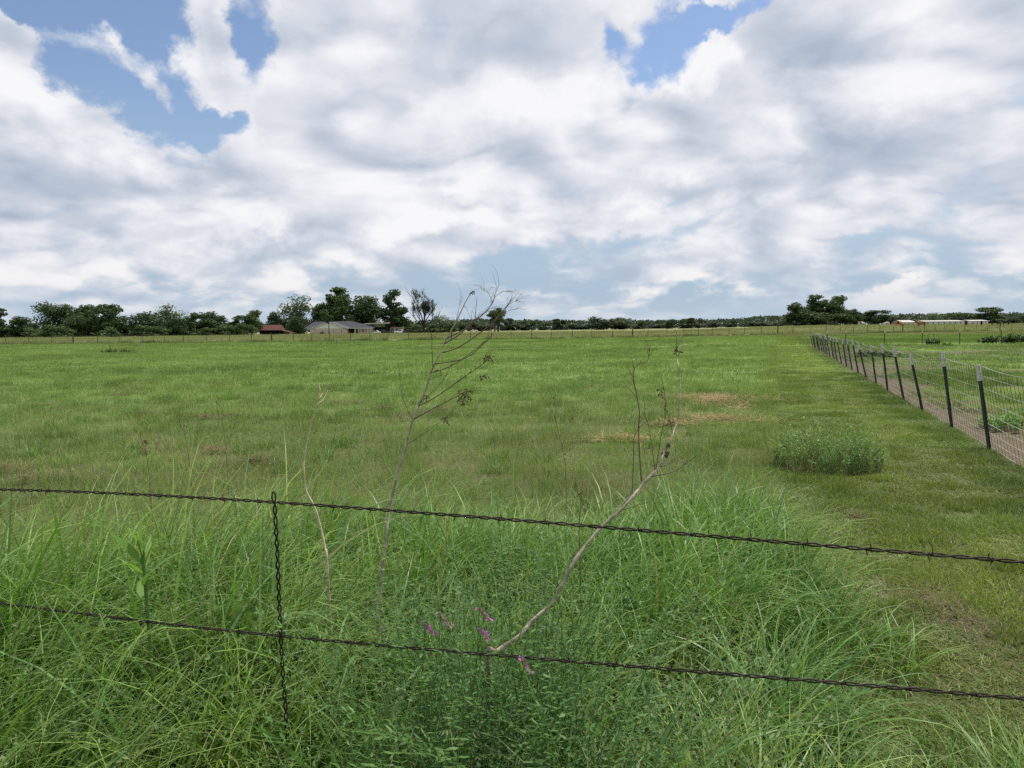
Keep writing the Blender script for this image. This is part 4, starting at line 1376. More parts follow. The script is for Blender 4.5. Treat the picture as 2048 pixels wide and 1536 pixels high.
def leaf_cards(mat, name, P, size, rng, out):
    """leaf clumps: small bent quads facing mostly outwards"""
    n = len(P)
    L = rng.uniform(size[0], size[1], n)
    nd = out + 0.9 * rng.standard_normal((n, 3))
    nd /= np.linalg.norm(nd, axis=1, keepdims=True)
    u = np.cross(nd, rng.standard_normal((n, 3))); u /= np.linalg.norm(u, axis=1, keepdims=True)
    w = np.cross(nd, u)
    mid = P + nd * (L * 0.18)[:, None]
    a = P - u * (L / 2)[:, None]; b = P + u * (L / 2)[:, None]
    V = np.stack([np.stack([a - w * (L * 0.16)[:, None], a + w * (L * 0.16)[:, None]], 1),
                  np.stack([mid - w * (L * 0.38)[:, None], mid + w * (L * 0.38)[:, None]], 1),
                  np.stack([b - w * (L * 0.12)[:, None], b + w * (L * 0.12)[:, None]], 1)], 1)
    return blade_mesh(name, mat, [(V, rng.random(n))])


TREE_KINDS = {}


def tree_kind(kind, seed, H=10.0, W=9.0, trunk_h=2.2, lobes=16, n=3600, leaf=(0.35, 0.62), mat=None, lo=0.18, shape='round', stems=1, air=1.0, bark=None):
    """prototype meshes (trunk, crown) of one tree, H tall and W wide"""
    r = np.random.default_rng(seed)
    rd = random.Random(seed)
    L = []
    for i in range(lobes):
        t = (i + 0.5) / lobes
        for _ in range(60):
            z = rd.uniform(lo, 0.93)
            if shape == 'round':
                env = math.sqrt(max(0.02, 1 - ((z - 0.52) / 0.50) ** 2))
            elif shape == 'spread':
                env = math.sqrt(max(0.02, 1 - ((z - 0.62) / 0.42) ** 2)) * (1.0 if z > 0.4 else 0.8)
            elif shape == 'cone':
                env = max(0.08, 1.02 - z)
            elif shape == 'tall':
                env = (0.95 if z < 0.55 else 0.62) * (1 - max(0, z - 0.8) * 2)
            elif shape == 'fan':
                env = 0.2 + 0.9 * max(0, (z - 0.25)) if z < 0.85 else 0.7
            else:
                env = 0.9 * (1 - 0.6 * abs(z - 0.4))
            a = t * 2 * math.pi * 2.6 + rd.uniform(-0.6, 0.6)
            rad = env * rd.uniform(0.25, 0.95)
            c = Vector((math.cos(a) * rad * W / 2 * 0.80, math.sin(a) * rad * W / 2 * 0.80, z * H))
            if all((c - q[0]).length > 0.13 * W for q in L):
                break
        L.append((c, W * rd.uniform(0.10, 0.19) * (1.15 if shape in ('round', 'spread') else 0.95)))
    mb = MB()
    tops = []
    for s in range(stems):
        off = Vector((0, 0, 0)) if stems == 1 else Vector((math.cos(s * 2.3) * 0.07 * W, math.sin(s * 2.3) * 0.05 * W, 0))
        tp = Vector((off.x * 2.2 + rd.uniform(-.3, .3), off.y * 2.2 + rd.uniform(-.3, .3), H * 0.62))
        q = refine([off + Vector((0, 0, -0.2)), off * 1.3 + Vector((rd.uniform(-.15, .15), rd.uniform(-.15, .15), trunk_h)), tp], 4)
        r0 = 0.028 * H / (1 if stems == 1 else 1.5)
        mb.tube(q, [r0 * (1.25 if i == 0 else 1) * (1 - 0.7 * i / (len(q) - 1)) for i in range(len(q))], 7)
        tops.append(q)
    for c, rl in L:
        q = tops[rd.randrange(len(tops))]
        st = q[min(len(q) - 2, 3 + int(4 * max(0, min(1, (c.z / H - 0.25)))))]
        md = st.lerp(c, 0.5) + Vector((0, 0, 0.06 * H * (1 if c.z > st.z else -0.3)))
        mb.tube(refine([st, md, c], 3), [0.010 * H * (1 - 0.75 * i / 6) for i in range(7)], 5)
    bark_me = mb.mesh('trunk', bark or M_TRUNK, True)
    wts = np.array([rl ** 2 for _, rl in L]); wts /= wts.sum()
    pick = r.choice(len(L), n, p=wts)
    d = r.standard_normal((n, 3)); d /= np.linalg.norm(d, axis=1, keepdims=True)
    rad = (r.random(n) ** 0.45) * (0.85 + 0.3 * r.random(n)) * air
    C = np.array([tuple(c) for c, _ in L])[pick]; RL = np.array([rl for _, rl in L])[pick]
    P = C + d * (RL * rad * 1.15)[:, None] * np.array([1, 1, 0.8])
    P[:, 2] = np.maximum(P[:, 2], 0.15)
    crown = leaf_cards(mat or M_OAK, 'crown', P, leaf, r, d)
    zt, ww = P[:, 2].max(), np.percentile(np.abs(P[:, 0]), 99) * 2
    TREE_KINDS[kind] = (bark_me, crown, float(zt), float(ww))


tree_kind('round_a', 1, mat=M_OAK, lo=0.06, lobes=20, n=4000)
tree_kind('round_b', 2, mat=M_OAK, lobes=20, n=4200, lo=0.05)
tree_kind('round_c', 3, mat=M_ELM, lobes=15, n=3200, lo=0.08)
tree_kind('spread_a', 4, W=13, shape='spread', lobes=22, n=4400, mat=M_OAK, lo=0.08)
tree_kind('spread_b', 5, W=12, shape='spread', lobes=15, n=3400, mat=M_ELM)
tree_kind('low_a', 6, W=12, lo=0.05, shape='round', lobes=20, n=4200, mat=M_OAK)
tree_kind('airy_a', 7, W=8, lobes=17, n=1900, leaf=(0.28, 0.5), mat=M_PECAN, air=1.25, lo=0.25)
tree_kind('airy_b', 8, W=8, lobes=14, n=1500, leaf=(0.28, 0.5), mat=M_PECAN, air=1.3, lo=0.2)
tree_kind('tall_a', 9, H=14, W=10, shape='tall', lobes=22, n=4200, mat=M_ELM, trunk_h=3.5, lo=0.2)
tree_kind('multi_a', 10, H=12, W=11, shape='spread', lobes=18, n=3300, mat=M_OAK, stems=3, trunk_h=3.0, lo=0.34)
tree_kind('open_a', 11, H=13, W=8, shape='tall', lobes=17, n=2300, mat=M_OAK, trunk_h=3.5, lo=0.2)
tree_kind('fan_a', 12, H=9, W=7, shape='fan', lobes=12, n=1500, mat=M_ELM, stems=3, trunk_h=2.5, lo=0.45)
tree_kind('cone_a', 13, H=10, W=5, shape='cone', lobes=20, n=2400, leaf=(0.25, 0.45), mat=M_OAK, lo=0.06)
tree_kind('shrub_a', 14, H=4, W=6, lo=0.08, lobes=12, n=1500, leaf=(0.25, 0.45), mat=M_ELM, trunk_h=0.6)
tree_kind('shrub_b', 15, H=4, W=6, lo=0.08, lobes=12, n=1300, leaf=(0.25, 0.45), mat=M_PECAN, trunk_h=0.6)
tree_kind('young_a', 16, H=8, W=4.5, shape='round', lobes=8, n=800, leaf=(0.25, 0.45), mat=M_OAK, trunk_h=4.4, lo=0.58)
tree_kind('far_a', 17, W=11, lo=0.03, lobes=16, n=1500, leaf=(0.6, 1.1), mat=M_FARLEAF)
tree_kind('far_b', 18, W=12, lo=0.03, shape='spread', lobes=14, n=1400, leaf=(0.6, 1.1), mat=M_FARLEAF)
tree_kind('far_c', 19, W=9, lo=0.03, shape='tall', lobes=12, n=1100, leaf=(0.6, 1.1), mat=M_FARLEAF)


def bare_kind():
    """old tree half dead: long bare limbs, thin grey foliage high in the middle"""
    rd = random.Random(33)
    r = np.random.default_rng(33)
    mb = MB()
    ends = []

    def limb(p, d, L, rad, lev):
        pts = [p]
        for i in range(4):
            d = (d + Vector((rd.uniform(-.22, .22), rd.uniform(-.22, .22), rd.uniform(-0.02, .16)))).normalized()
            pts.append(pts[-1] + d * L / 4)
        mb.tube(pts, [rad * (1 - 0.17 * i) for i in range(5)], 6 if lev < 2 else 4)
        ends.append((pts[-1], lev)); ends.append((pts[2], lev))
        if lev < 4:
            for k in range(3 if lev < 3 else 2):
                j = rd.choice((2, 3, 4))
                nd = (d + Vector((rd.uniform(-1, 1), rd.uniform(-1, 1), rd.uniform(-0.1, 0.7))) * 0.75).normalized()
                limb(pts[j], nd, L * rd.uniform(0.55, 0.75), max(0.05, rad * 0.55), lev + 1)
    limb(Vector((0, 0, -0.2)), Vector((0, 0, 1)), 7, 0.75, 0)
    for d, z, L in (((0.95, 0.1, 0.55), 3.2, 8.5), ((-0.85, 0.2, 0.6), 3.6, 7.0), ((0.35, -0.4, 1), 4.5, 8), ((-0.3, 0.3, 1), 5, 9), ((0.6, 0.5, 0.9), 4.8, 7), ((-0.75, -0.3, 0.9), 4.2, 7)):
        limb(Vector((0, 0, z)), Vector(d).normalized(), L, 0.40, 1)
    tr = mb.mesh('trunk', M_DEADWOOD, True)
    P = []
    for e, lev in ends:
        if lev >= 2 and abs(e.x) < 5.5 and e.z > 4.0:
            for _ in range(rd.randrange(9, 20)):
                P.append(tuple(e + Vector((rd.gauss(0, .5), rd.gauss(0, .5), rd.gauss(0, .5)))))
    P = np.array(P)
    d = r.standard_normal(P.shape)
    cr = leaf_cards(M_GREY, 'crown', P, (0.26, 0.46), r, d)
    zt = max(v.co.z for v in tr.vertices); ww = max(v.co.x for v in tr.vertices) - min(v.co.x for v in tr.vertices)
    TREE_KINDS['bare'] = (tr, cr, zt, ww)


bare_kind()
TR = random.Random(9)


def plant_tree(kind, cx, top_px, wpx, Y, label, group, name='tree', dy=0.0, base_drop=0.0):
    """a tree whose foot stands on the ground at distance Y in the direction of cx"""
    p = at(cx, top_px, Y)
    zb = gz(p.x, Y) - base_drop
    tr, cr, H, W = TREE_KINDS[kind]
    h, w = p.z - zb, wpx * Y / FPX
    o = empty(name, (p.x, Y + dy, zb), TR.uniform(-0.5, 0.5) if kind == 'bare' else TR.uniform(0, 6.28), (w / W, w / W, h / H))
    if kind == 'bare':
        o.rotation_euler = (0, 0, 0.15)
    tag(o, label, 'tree', group)
    link('trunk', tr, o)
    link('crown', cr, o)
    return o


G1 = 'trees of the left grove'
plant_tree('cone_a', -2, 616, 48, 262, 'narrow dark tree cut by the left edge', G1)
plant_tree('round_a', 44, 632, 54, 268, 'low round dark tree, second from the left edge', G1)
plant_tree('spread_a', 118, 603, 92, 285, 'tall spreading dark tree left in the grove, its crown stepping up', G1)
plant_tree('round_c', 168, 609, 50, 292, 'tree crown rising right behind the tall spreading tree of the left grove', G1)
plant_tree('low_a', 152, 628, 66, 272, 'low dense dark tree in front of the tall spreading tree', G1)
plant_tree('round_b', 212, 608, 70, 276, 'biggest dome-shaped dark tree of the left grove', G1)
plant_tree('low_a', 283, 621, 92, 290, 'wide flat-topped dark tree right of the biggest dome-shaped one', G1)
plant_tree('airy_a', 337, 607, 56, 300, 'pale loose-leaved tree rising above the left grove', G1)
plant_tree('low_a', 352, 632, 46, 285, 'low dark tree in front of the pale loose-leaved one', G1)
plant_tree('round_c', 384, 625, 36, 292, 'small dark tree beside the thin pole at the end of the left grove', G1)
plant_tree('round_a', 425, 622, 64, 295, 'round dark tree between the thin pole and the red barn', G1)
plant_tree('open_a', 472, 630, 46, 300, 'dark tree left of the red barn', G1)
plant_tree('round_c', 503, 620, 44, 305, 'dark tree with a knob-like top close behind the red barn', G1)
plant_tree('shrub_b', 68, 655, 40, 256, 'pale low bush at the foot of the left grove', 'bushes under the left grove', 'bush')
plant_tree('shrub_a', 220, 653, 34, 250, 'round green bush before the dome-shaped dark tree', 'bushes under the left grove', 'bush')
plant_tree('shrub_a', 112, 650, 60, 258, 'broad bush below the tall spreading tree of the left grove', 'bushes under the left grove', 'bush')
plant_tree('shrub_a', 410, 655, 44, 285, 'low bush below the round dark tree by the thin pole', 'bushes under the left grove', 'bush')
plant_tree('shrub_a', 300, 650, 70, 276, 'dark bush filling the foot of the flat-topped tree', 'bushes under the left grove', 'bush')
for cx, tp, w, lb in ((25, 651, 60, 'low bush under the second tree from the left edge'), (165, 648, 70, 'dark thicket under the low dense tree of the left grove'),
                      (255, 646, 70, 'dark thicket right of the dome-shaped tree'), (350, 648, 60, 'dark thicket under the pale loose-leaved tree'),
                      (388, 646, 50, 'dark thicket at the foot of the thin pole'), (450, 648, 60, 'dark thicket between the round tree and the red barn'),
                      (490, 646, 44, 'dark thicket against the left end of the red barn')):
    plant_tree('shrub_a', cx, tp, w, 290, lb, 'bushes under the left grove', 'bush')
G2 = 'trees round the house'
for cx, tp, w, lb in ((575, 646, 60, 'dark thicket between the red barn and the house'), (765, 648, 70, 'dark thicket behind the carport'),
                      (815, 646, 60, 'dark thicket behind the white pickup'), (885, 646, 60, 'dark thicket right of the half-bare tree'), (690, 636, 90, 'dark thicket behind the house roof')):
    plant_tree('shrub_a', cx, tp, w, 345, lb, 'bushes round the house', 'bush')
plant_tree('round_a', 553, 623, 40, 330, 'dark tree between the red barn and the pale tree', G2)
plant_tree('airy_a', 593, 589, 62, 325, 'tall pale thin-leaved tree left of the house', G2)
plant_tree('low_a', 598, 630, 46, 318, 'dense green lower tree under the tall pale one by the house', G2)
plant_tree('round_c', 636, 609, 36, 335, 'slim dark tree peeping over the left end of the house roof', G2)
plant_tree('tall_a', 676, 573, 66, 335, 'tallest green tree right behind the house gable', G2)
plant_tree('round_c', 652, 604, 48, 330, 'dark side crown left of the tallest tree behind the house', G2)
plant_tree('multi_a', 727, 590, 82, 340, 'broad dark tree on several trunks behind the right roof', G2)
plant_tree('open_a', 786, 579, 60, 320, 'dark open-crowned tree above the carport', G2)
plant_tree('round_b', 795, 615, 50, 326, 'dense lower tree beside the carport and the white truck', G2)
plant_tree('bare', 846, 566, 84, 322, 'big half-bare grey tree with long limbs right of the white truck', G2)
plant_tree('airy_b', 880, 629, 46, 345, 'small thin grey-green tree right of the half-bare one', G2)
plant_tree('shrub_a', 845, 648, 60, 335, 'low dark bush at the foot of the half-bare tree', G2, 'bush')
plant_tree('young_a', 657, 627, 20, 288, 'young tree with bare trunk in front of the house wall', G2)
plant_tree('fan_a', 993, 615, 34, 430, 'fan-shaped tree on forked stems behind the tall dead stalk', 'trees of the far line')
G3 = 'trees of the far line'
for cx, tp, w, kd, Y, lb in (
        (912, 640, 46, 'far_a', 520, 'low far tree left of the small white car'),
        (960, 643, 50, 'far_b', 540, 'low far tree behind the small white car'),
        (1013, 637, 26, 'far_c', 560, 'narrow far tree just right of the fan-shaped one'),
        (1050, 640, 36, 'far_b', 560, 'flat far tree, second right of the fan-shaped one'),
        (1087, 644, 28, 'far_a', 600, 'small low far tree left of the two-topped one'),
        (1122, 638, 28, 'far_c', 590, 'two-topped dark far tree near the middle of the horizon'),
        (1160, 646, 46, 'far_b', 650, 'low pale far tree right of the two-topped one'),
        (1201, 633, 46, 'far_a', 560, 'tallest rounded far tree at the middle of the horizon'),
        (1243, 635, 44, 'far_b', 570, 'wide far tree joined to the right of the tallest rounded one'),
        (1277, 641, 30, 'far_a', 590, 'far tree ending the wide group right of the middle'),
        (1312, 649, 44, 'far_b', 760, 'very low far tree in the gap right of the wide group'),
        (1339, 638, 22, 'far_a', 640, 'lone dark round far tree standing up from the low line'),
        (1373, 636, 27, 'far_c', 640, 'dark square-topped far tree right of the lone round one'),
        (1394, 644, 26, 'far_a', 650, 'low far tree leaning against the square-topped one'),
        (1420, 644, 30, 'far_b', 690, 'low domed far tree between two dark taller ones'),
        (1462, 638, 27, 'far_a', 660, 'dark far tree left of the tallest right grove'),
        (1500, 644, 44, 'far_b', 720, 'flat low far tree, third left of the right grove'),
        (1538, 642, 44, 'far_a', 720, 'flat low far tree, second left of the right grove'),
        (1566, 640, 34, 'far_b', 600, 'paler low far tree touching the right grove')):
    plant_tree(kd, cx, tp, w * 1.35, Y, lb, G3, base_drop=1.2)
G4 = 'trees of the right grove'
plant_tree('airy_b', 1580, 632, 44, 330, 'pale green low tree at the left foot of the right grove', G4)
plant_tree('round_a', 1600, 604, 50, 330, 'left shoulder tree of the tall right grove', G4)
plant_tree('tall_a', 1634, 589, 54, 335, 'tallest dark tree in the middle of the right grove', G4)
plant_tree('round_c', 1670, 591, 50, 332, 'tall tree on the right side of the right grove', G4)
plant_tree('low_a', 1640, 622, 100, 325, 'dense lower tree filling the foot of the right grove', G4)
plant_tree('round_b', 1692, 620, 34, 335, 'lower tree stepping down right of the right grove', G4)
plant_tree('round_a', 1713, 617, 28, 340, 'slim tree between the right grove and the round dark one', G4)
plant_tree('round_b', 1751, 620, 54, 345, 'round dark tree standing right of the right grove', G4)
plant_tree('far_b', 1790, 630, 56, 400, 'low pair-topped tree right of the round dark tree', G4)
plant_tree('far_a', 1806, 629, 22, 398, 'small tree ending the line before the tin roof', G4)
plant_tree('airy_b', 1866, 624, 36, 480, 'pale grey-green tree above the long white building', G4)
plant_tree('shrub_b', 1840, 638, 44, 470, 'pale bush left of the grey-green tree over the white roofs', G4, 'bush')
plant_tree('shrub_a', 1893, 640, 36, 480, 'low dark bush right of the grey-green tree over the white roofs', G4, 'bush')
plant_tree('low_a', 1930, 623, 60, 390, 'wide dark tree behind the black cattle', G4)
plant_tree('round_b', 1976, 614, 60, 380, 'dome-topped dark tree, tallest at the right edge', G4)
plant_tree('shrub_a', 1992, 636, 36, 372, 'small dark bush under the dome-topped tree', G4, 'bush')
plant_tree('low_a', 2020, 632, 40, 400, 'low tree second from the right edge', G4)
plant_tree('round_b', 2048, 630, 40, 410, 'tree cut by the right edge', G4)


def far_woods():
    """the unbroken low belt of trees behind everything"""
    r = np.random.default_rng(88)
    P = []
    for a in np.linspace(-0.95, 0.95, 760):
        Y = 900 + 60 * math.sin(a * 9) + r.uniform(-25, 25)
        x = Y * a
        h = (5.8 + 3.4 * float(vnoise(np.array(x), np.array(0.0), 0.02, 70)) + 1.8 * r.random()) * 1.25
        m = 44
        P.append(np.stack([x + r.normal(0, 3.2, m), Y + r.normal(0, 3, m), gz(x, Y) + h * r.random(m) ** 0.7], -1))
    P = np.concatenate(P)
    d = r.standard_normal(P.shape) + np.array([0, -0.4, 0.3])
    o = link('far_woods', leaf_cards(M_FARLEAF, 'far_woods', P, (1.6, 3.2), r, d))
    tag(o, 'distant low belt of woods along the horizon', 'woods', kind='stuff')


far_woods()

# ------------------------------------------------------------------ the ranch house and what stands by it
M_BRICK = plain('tan_brick', (0.54, 0.445, 0.33), 0.9, 0.1, col2=(0.46, 0.375, 0.275), scale=9)
M_SIDING = plain('pale_siding', (0.70, 0.71, 0.68), 0.7, 0.2, var=0.1)
M_SHINGLE = plain('grey_shingle', (0.075, 0.080, 0.095), 0.9, 0.1, col2=(0.055, 0.060, 0.072), scale=3)
M_TRIM = plain('white_trim', (0.66, 0.65, 0.61), 0.6, 0.2, var=0.1)
M_GLASS = plain('window_glass', (0.12, 0.16, 0.18), 0.15, 0.6, var=0.2)
M_BLIND = plain('window_blind', (0.50, 0.55, 0.56), 0.5, 0.3, var=0.1)
M_DARKIN = plain('recess_shade', (0.045, 0.040, 0.036), 0.9, 0.1)  # dark colour stands for shade in porch and openings; the door shares it
HY = 300.0


def hx(px):
    return at(px, 660, HY).x


def build_house():
    X0 = hx(612)
    zb = gz(hx(676), HY)
    root = tag(empty('house', (X0, HY, zb)), 'low tan brick ranch house with grey roof and pale gable', 'house')
    W = lambda px: hx(px) - X0
    ev, rd_ = 2.45, 5.05
    xa, xb, xc = W(612.5), W(693), W(740)      # front wing from xa to xb, main block on to xc
    # walls
    w = MB()
    w.box(((W(620) + xb) / 2, 4.0, ev / 2), (xb - W(620), 8.0, ev))
    w.build('wall', M_BRICK, root)['label'] = 'tan brick front wall'
    w = MB()
    w.box(((W(705) + xc - 0.5) / 2, 7.5, ev / 2), (xc - 0.5 - W(705), 8.0, ev))
    w.build('wall', M_BRICK, root)
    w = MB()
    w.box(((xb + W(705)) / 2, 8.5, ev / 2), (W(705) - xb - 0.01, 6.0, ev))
    w.build('wall', M_DARKIN, root)['label'] = 'shaded porch wall'  # porch shade is put into the wall colour
    # front gable with siding
    pk = (W(656), rd_ - 0.1)
    g = MB()
    g.prism([(W(621), ev + 0.003), (xb + 0.2, ev + 0.003), pk], 0.15, (0, -0.05, 0), (1, 0, 0), (0, 0, 1), (0, 1, 0))
    g.build('gable', M_SIDING, root)
    # roofs: the wing runs away from us, the main block lies across behind it
    def slab(poly):
        m = MB()
        a = [Vector(p) for p in poly]
        n = (a[1] - a[0]).cross(a[2] - a[0]).normalized() * 0.16
        if n.z < 0: n = -n
        k = len(a)
        m.add(a + [p + n for p in a], [tuple(range(k - 1, -1, -1)), tuple(range(k, 2 * k))] + [(i, (i + 1) % k, k + (i + 1) % k, k + i) for i in range(k)])
        return m
    slab([(W(606), 1.2, ev - 0.1), (W(664), 1.2, ev - 0.1), (pk[0], 6.2, rd_ + 0.05), (W(621), 6.2, rd_ + 0.05)]).build('roof', M_SHINGLE, root)
    slab([(W(606), 1.2, ev - 0.1), (W(621), 6.2, rd_ + 0.05), (W(606), 11.2, ev - 0.1)]).build('roof', M_SHINGLE, root)
    rf = slab([(W(619), -0.6, ev - 0.18), (W(619), 12.5, ev - 0.18), (pk[0], 12.5, rd_), (pk[0], -0.6, rd_)]).build('roof', M_SHINGLE, root)
    slab([(pk[0] + 0.02, -0.6, rd_), (pk[0] + 0.02, 12.5, rd_), (xb + 0.9, 12.5, ev - 0.18), (xb + 0.9, -0.6, ev - 0.18)]).build('roof', M_SHINGLE, root)
    slab([(W(664), 2.6, ev + 0.02), (xc + 0.6, 2.6, ev + 0.02), (W(695), 7.6, rd_ + 0.15), (W(661), 7.6, rd_ + 0.15)]).build('roof', M_SHINGLE, root)
    slab([(xc + 0.6, 2.6, ev + 0.02), (xc + 0.6, 12.6, ev + 0.02), (W(695), 7.6, rd_ + 0.15)]).build('roof', M_SHINGLE, root)
    # trim: barge boards and fascia
    t = MB()
    for (a, b) in (((W(619), ev - 0.16), pk), (pk, (xb + 0.9, ev - 0.16))):
        t.tube([(a[0], -0.66, a[1] + 0.02), (b[0], -0.66, b[1] + 0.02)], 0.13, 4)
    t.build('barge_board', M_TRIM, root)
    t = MB()
    t.box(((xb + 0.9 + xc + 0.6) / 2, 2.5, ev - 0.02), (xc + 0.6 - xb - 0.9, 0.1, 0.24))
    t.build('fascia', M_TRIM, root)
    t = MB()
    t.tube([(W(664), 2.5, rd_ - 0.1), (W(698), 2.45, ev + 0.1)], 0.12, 4)
    t.build('barge_board', M_TRIM, root)
    for px in (707, 713.5, 720, 727, 733, 738):
        MB().box((W(px), 2.9, ev / 2 - 0.05), (0.22, 0.22, ev - 0.1)).build('porch_post', M_TRIM if px in (707, 733) else M_BRICK, root)
    for px, wd in ((624, 1.2), (643.5, 0.8), (665, 0.9), (682, 0.7)):
        win = MB().box((W(px), -0.02, 1.5), (wd, 0.08, 1.25)).build('window', M_TRIM, root)
        MB().box((W(px) - wd * 0.22, -0.075, 1.5), (wd * 0.36, 0.03, 1.05)).build('pane', M_BLIND, win)
        MB().box((W(px) + wd * 0.22, -0.075, 1.5), (wd * 0.36, 0.03, 1.05)).build('pane', M_BLIND if px < 640 else M_GLASS, win)
    MB().box((W(711), 3.46, 1.05), (0.95, 0.06, 2.05)).build('door', M_DARKIN, root)
    win = MB().box((W(724), 3.46, 1.45), (1.6, 0.06, 1.2)).build('window', M_TRIM, root)
    MB().box((W(724), 3.42, 1.45), (1.4, 0.03, 1.0)).build('pane', M_GLASS, win)
    return root


build_house()


def small_unit():
    x = hx(645)
    root = tag(empty('air_conditioner', (x, HY - 1.2, gz(x, HY))), 'dark boxy air conditioner unit against the house wall', 'air conditioner')
    m = MB()
    m.box((0, 0, 0.55), (1.35, 0.8, 1.05))
    m.build('casing', plain('unit_metal', (0.06, 0.06, 0.06), 0.6, 0.3), root)
    m = MB()
    for k in range(6):
        m.box((0, -0.415, 0.2 + 0.13 * k), (1.2, 0.03, 0.05))
    m.build('louvre', plain('unit_louvre', (0.11, 0.11, 0.11), 0.5, 0.3), root)


small_unit()
M_REDROOF = plain('rusty_red_roof', (0.125, 0.056, 0.046), 0.8, 0.15, col2=(0.085, 0.050, 0.044), scale=0.8)
M_BARNWOOD = plain('dark_barn_board', (0.040, 0.034, 0.030), 0.95, 0.05)


def build_barn():
    xa, xb = hx(500), hx(554)
    root = tag(empty('barn', ((xa + xb) / 2, 305, gz(xa, 305))), 'low dark open shed with rusty red roof among the trees', 'barn')
    w = xb - xa
    m = MB()
    m.box((0, 5, 1.0), (w * 0.92, 0.2, 2.0)); m.build('back_wall', M_BARNWOOD, root)
    for i in range(6):
        MB().box((-w * 0.44 + w * 0.88 * i / 5, 0.2, 1.0), (0.2, 0.2, 2.0)).build('post', M_BARNWOOD, root)
    m = MB()
    V = [(-w / 2, -0.5, 2.0), (w / 2, -0.5, 2.0), (w / 2, 6.5, 2.0), (-w / 2, 6.5, 2.0), (-w / 2 + 1.6, 3, 4.2), (w / 2 - 0.5, 3, 4.2)]
    m.add(V, [(0, 1, 5, 4), (1, 2, 5), (2, 3, 4, 5), (3, 0, 4), (3, 2, 1, 0)])
    m.build('roof', M_REDROOF, root)
    m = MB()
    V = [(w / 2 - 0.2, -0.3, 2.1), (w / 2 + 4.4, -0.3, 0.9), (w / 2 + 4.4, 5, 0.9), (w / 2 - 0.2, 5, 2.1)]
    V += [(a, b, c - 0.1) for a, b, c in V]
    m.add(V, [(0, 1, 2, 3), (7, 6, 5, 4), (0, 4, 5, 1), (1, 5, 6, 2), (2, 6, 7, 3), (3, 7, 4, 0)])
    m.build('lean_to_roof', M_REDROOF, root)
    MB().box((w / 2 + 4.2, 0, 0.42), (0.15, 0.15, 0.84)).build('post', M_BARNWOOD, root)


build_barn()
M_TIN = plain('pale_tin', (0.40, 0.39, 0.37), 0.5, 0.4, 0.2, var=0.15, scale=1)


def build_carport():
    xa, xb = hx(718), hx(769)
    root = tag(empty('carport', ((xa + xb) / 2, 308, gz(xa, 308))), 'open carport with flat tin roof right of the house', 'carport')
    w = xb - xa
    m = MB()
    V = [(-w / 2, 0, 4.15), (w / 2, 0, 4.5), (w / 2, 7, 4.7), (-w / 2, 7, 4.35)]
    V += [(a, b, c - 0.28) for a, b, c in V]
    m.add(V, [(0, 1, 2, 3), (7, 6, 5, 4), (0, 4, 5, 1), (1, 5, 6, 2), (2, 6, 7, 3), (3, 7, 4, 0)])
    m.build('roof', M_TIN, root)
    for i in range(4):
        for yy in (0.4, 6.6):
            MB().tube([(-w / 2 + 0.4 + (w - 0.8) * i / 3, yy, 0), (-w / 2 + 0.4 + (w - 0.8) * i / 3, yy, 3.95)], 0.09, 6).build('post', M_BARNWOOD, root)
    MB().box((0.5, 6.95, 1.4), (w * 0.8, 0.1, 2.8)).build('back_wall', M_BARNWOOD, root)


build_carport()

M_CARWHITE = plain('white_car_paint', (0.70, 0.71, 0.72), 0.3, 0.5, var=0.05)
M_CARDARK = plain('dark_car_paint', (0.020, 0.022, 0.026), 0.35, 0.5, var=0.1)
M_TYRE = plain('tyre_rubber', (0.018, 0.018, 0.018), 0.85, 0.2)
M_RIM = plain('steel_rim', (0.32, 0.32, 0.33), 0.4, 0.5, 0.6)
M_CARGLASS = plain('car_glass', (0.030, 0.036, 0.042), 0.12, 0.6)
M_LAMP = plain('headlamp_glass', (0.75, 0.74, 0.70), 0.2, 0.5)
M_TAIL = plain('tail_lamp', (0.35, 0.02, 0.02), 0.3, 0.5)


def vehicle(name, label, cat, x, y, rz, profile, glass, paint, width, wheels, wr=0.36, bed=None, bedmat=None):
    """side profile (x along, z up) pushed across; wheels, panes and lamps as parts"""
    root = tag(empty(name, (x, y, gz(x, y)), rz), label, cat)
    m = MB()
    m.prism(profile, width, (0, -width / 2, 0), (1, 0, 0), (0, 0, 1), (0, 1, 0))
    body = m.build('body', paint, root)
    if bed:
        m = MB()
        m.prism(bed, width * 0.98, (0, -width * 0.49, 0), (1, 0, 0), (0, 0, 1), (0, 1, 0))
        m.build('bed', bedmat or M_CARDARK, root)
    for poly in glass:
        for s in (-1, 1):
            m = MB()
            m.prism(poly, 0.02, (0, s * (width / 2 + 0.005) - 0.01, 0), (1, 0, 0), (0, 0, 1), (0, 1, 0))
            m.build('side_window', M_CARGLASS, root)
    for wx in wheels:
        for s in (-1, 1):
            m = MB()
            yy = s * (width / 2 - 0.10)
            m.tube([(wx, yy - 0.12, wr), (wx, yy + 0.12, wr)], wr, 14)
            wh = m.build('wheel', M_TYRE, root)
            m = MB()
            m.tube([(wx, yy + s * 0.121, wr), (wx, yy + s * 0.135, wr)], wr * 0.55, 10)
            m.build('rim', M_RIM, wh)
    xs = [p[0] for p in profile]
    for s in (-1, 1):
        MB().box((min(xs) - 0.0, s * width * 0.36, 0.78), (0.05, 0.28, 0.18)).build('headlight', M_LAMP, root)
        MB().box((max(xs) - 0.0, s * width * 0.38, 0.86), (0.05, 0.2, 0.22)).build('tail_light', M_TAIL, root)
    return root


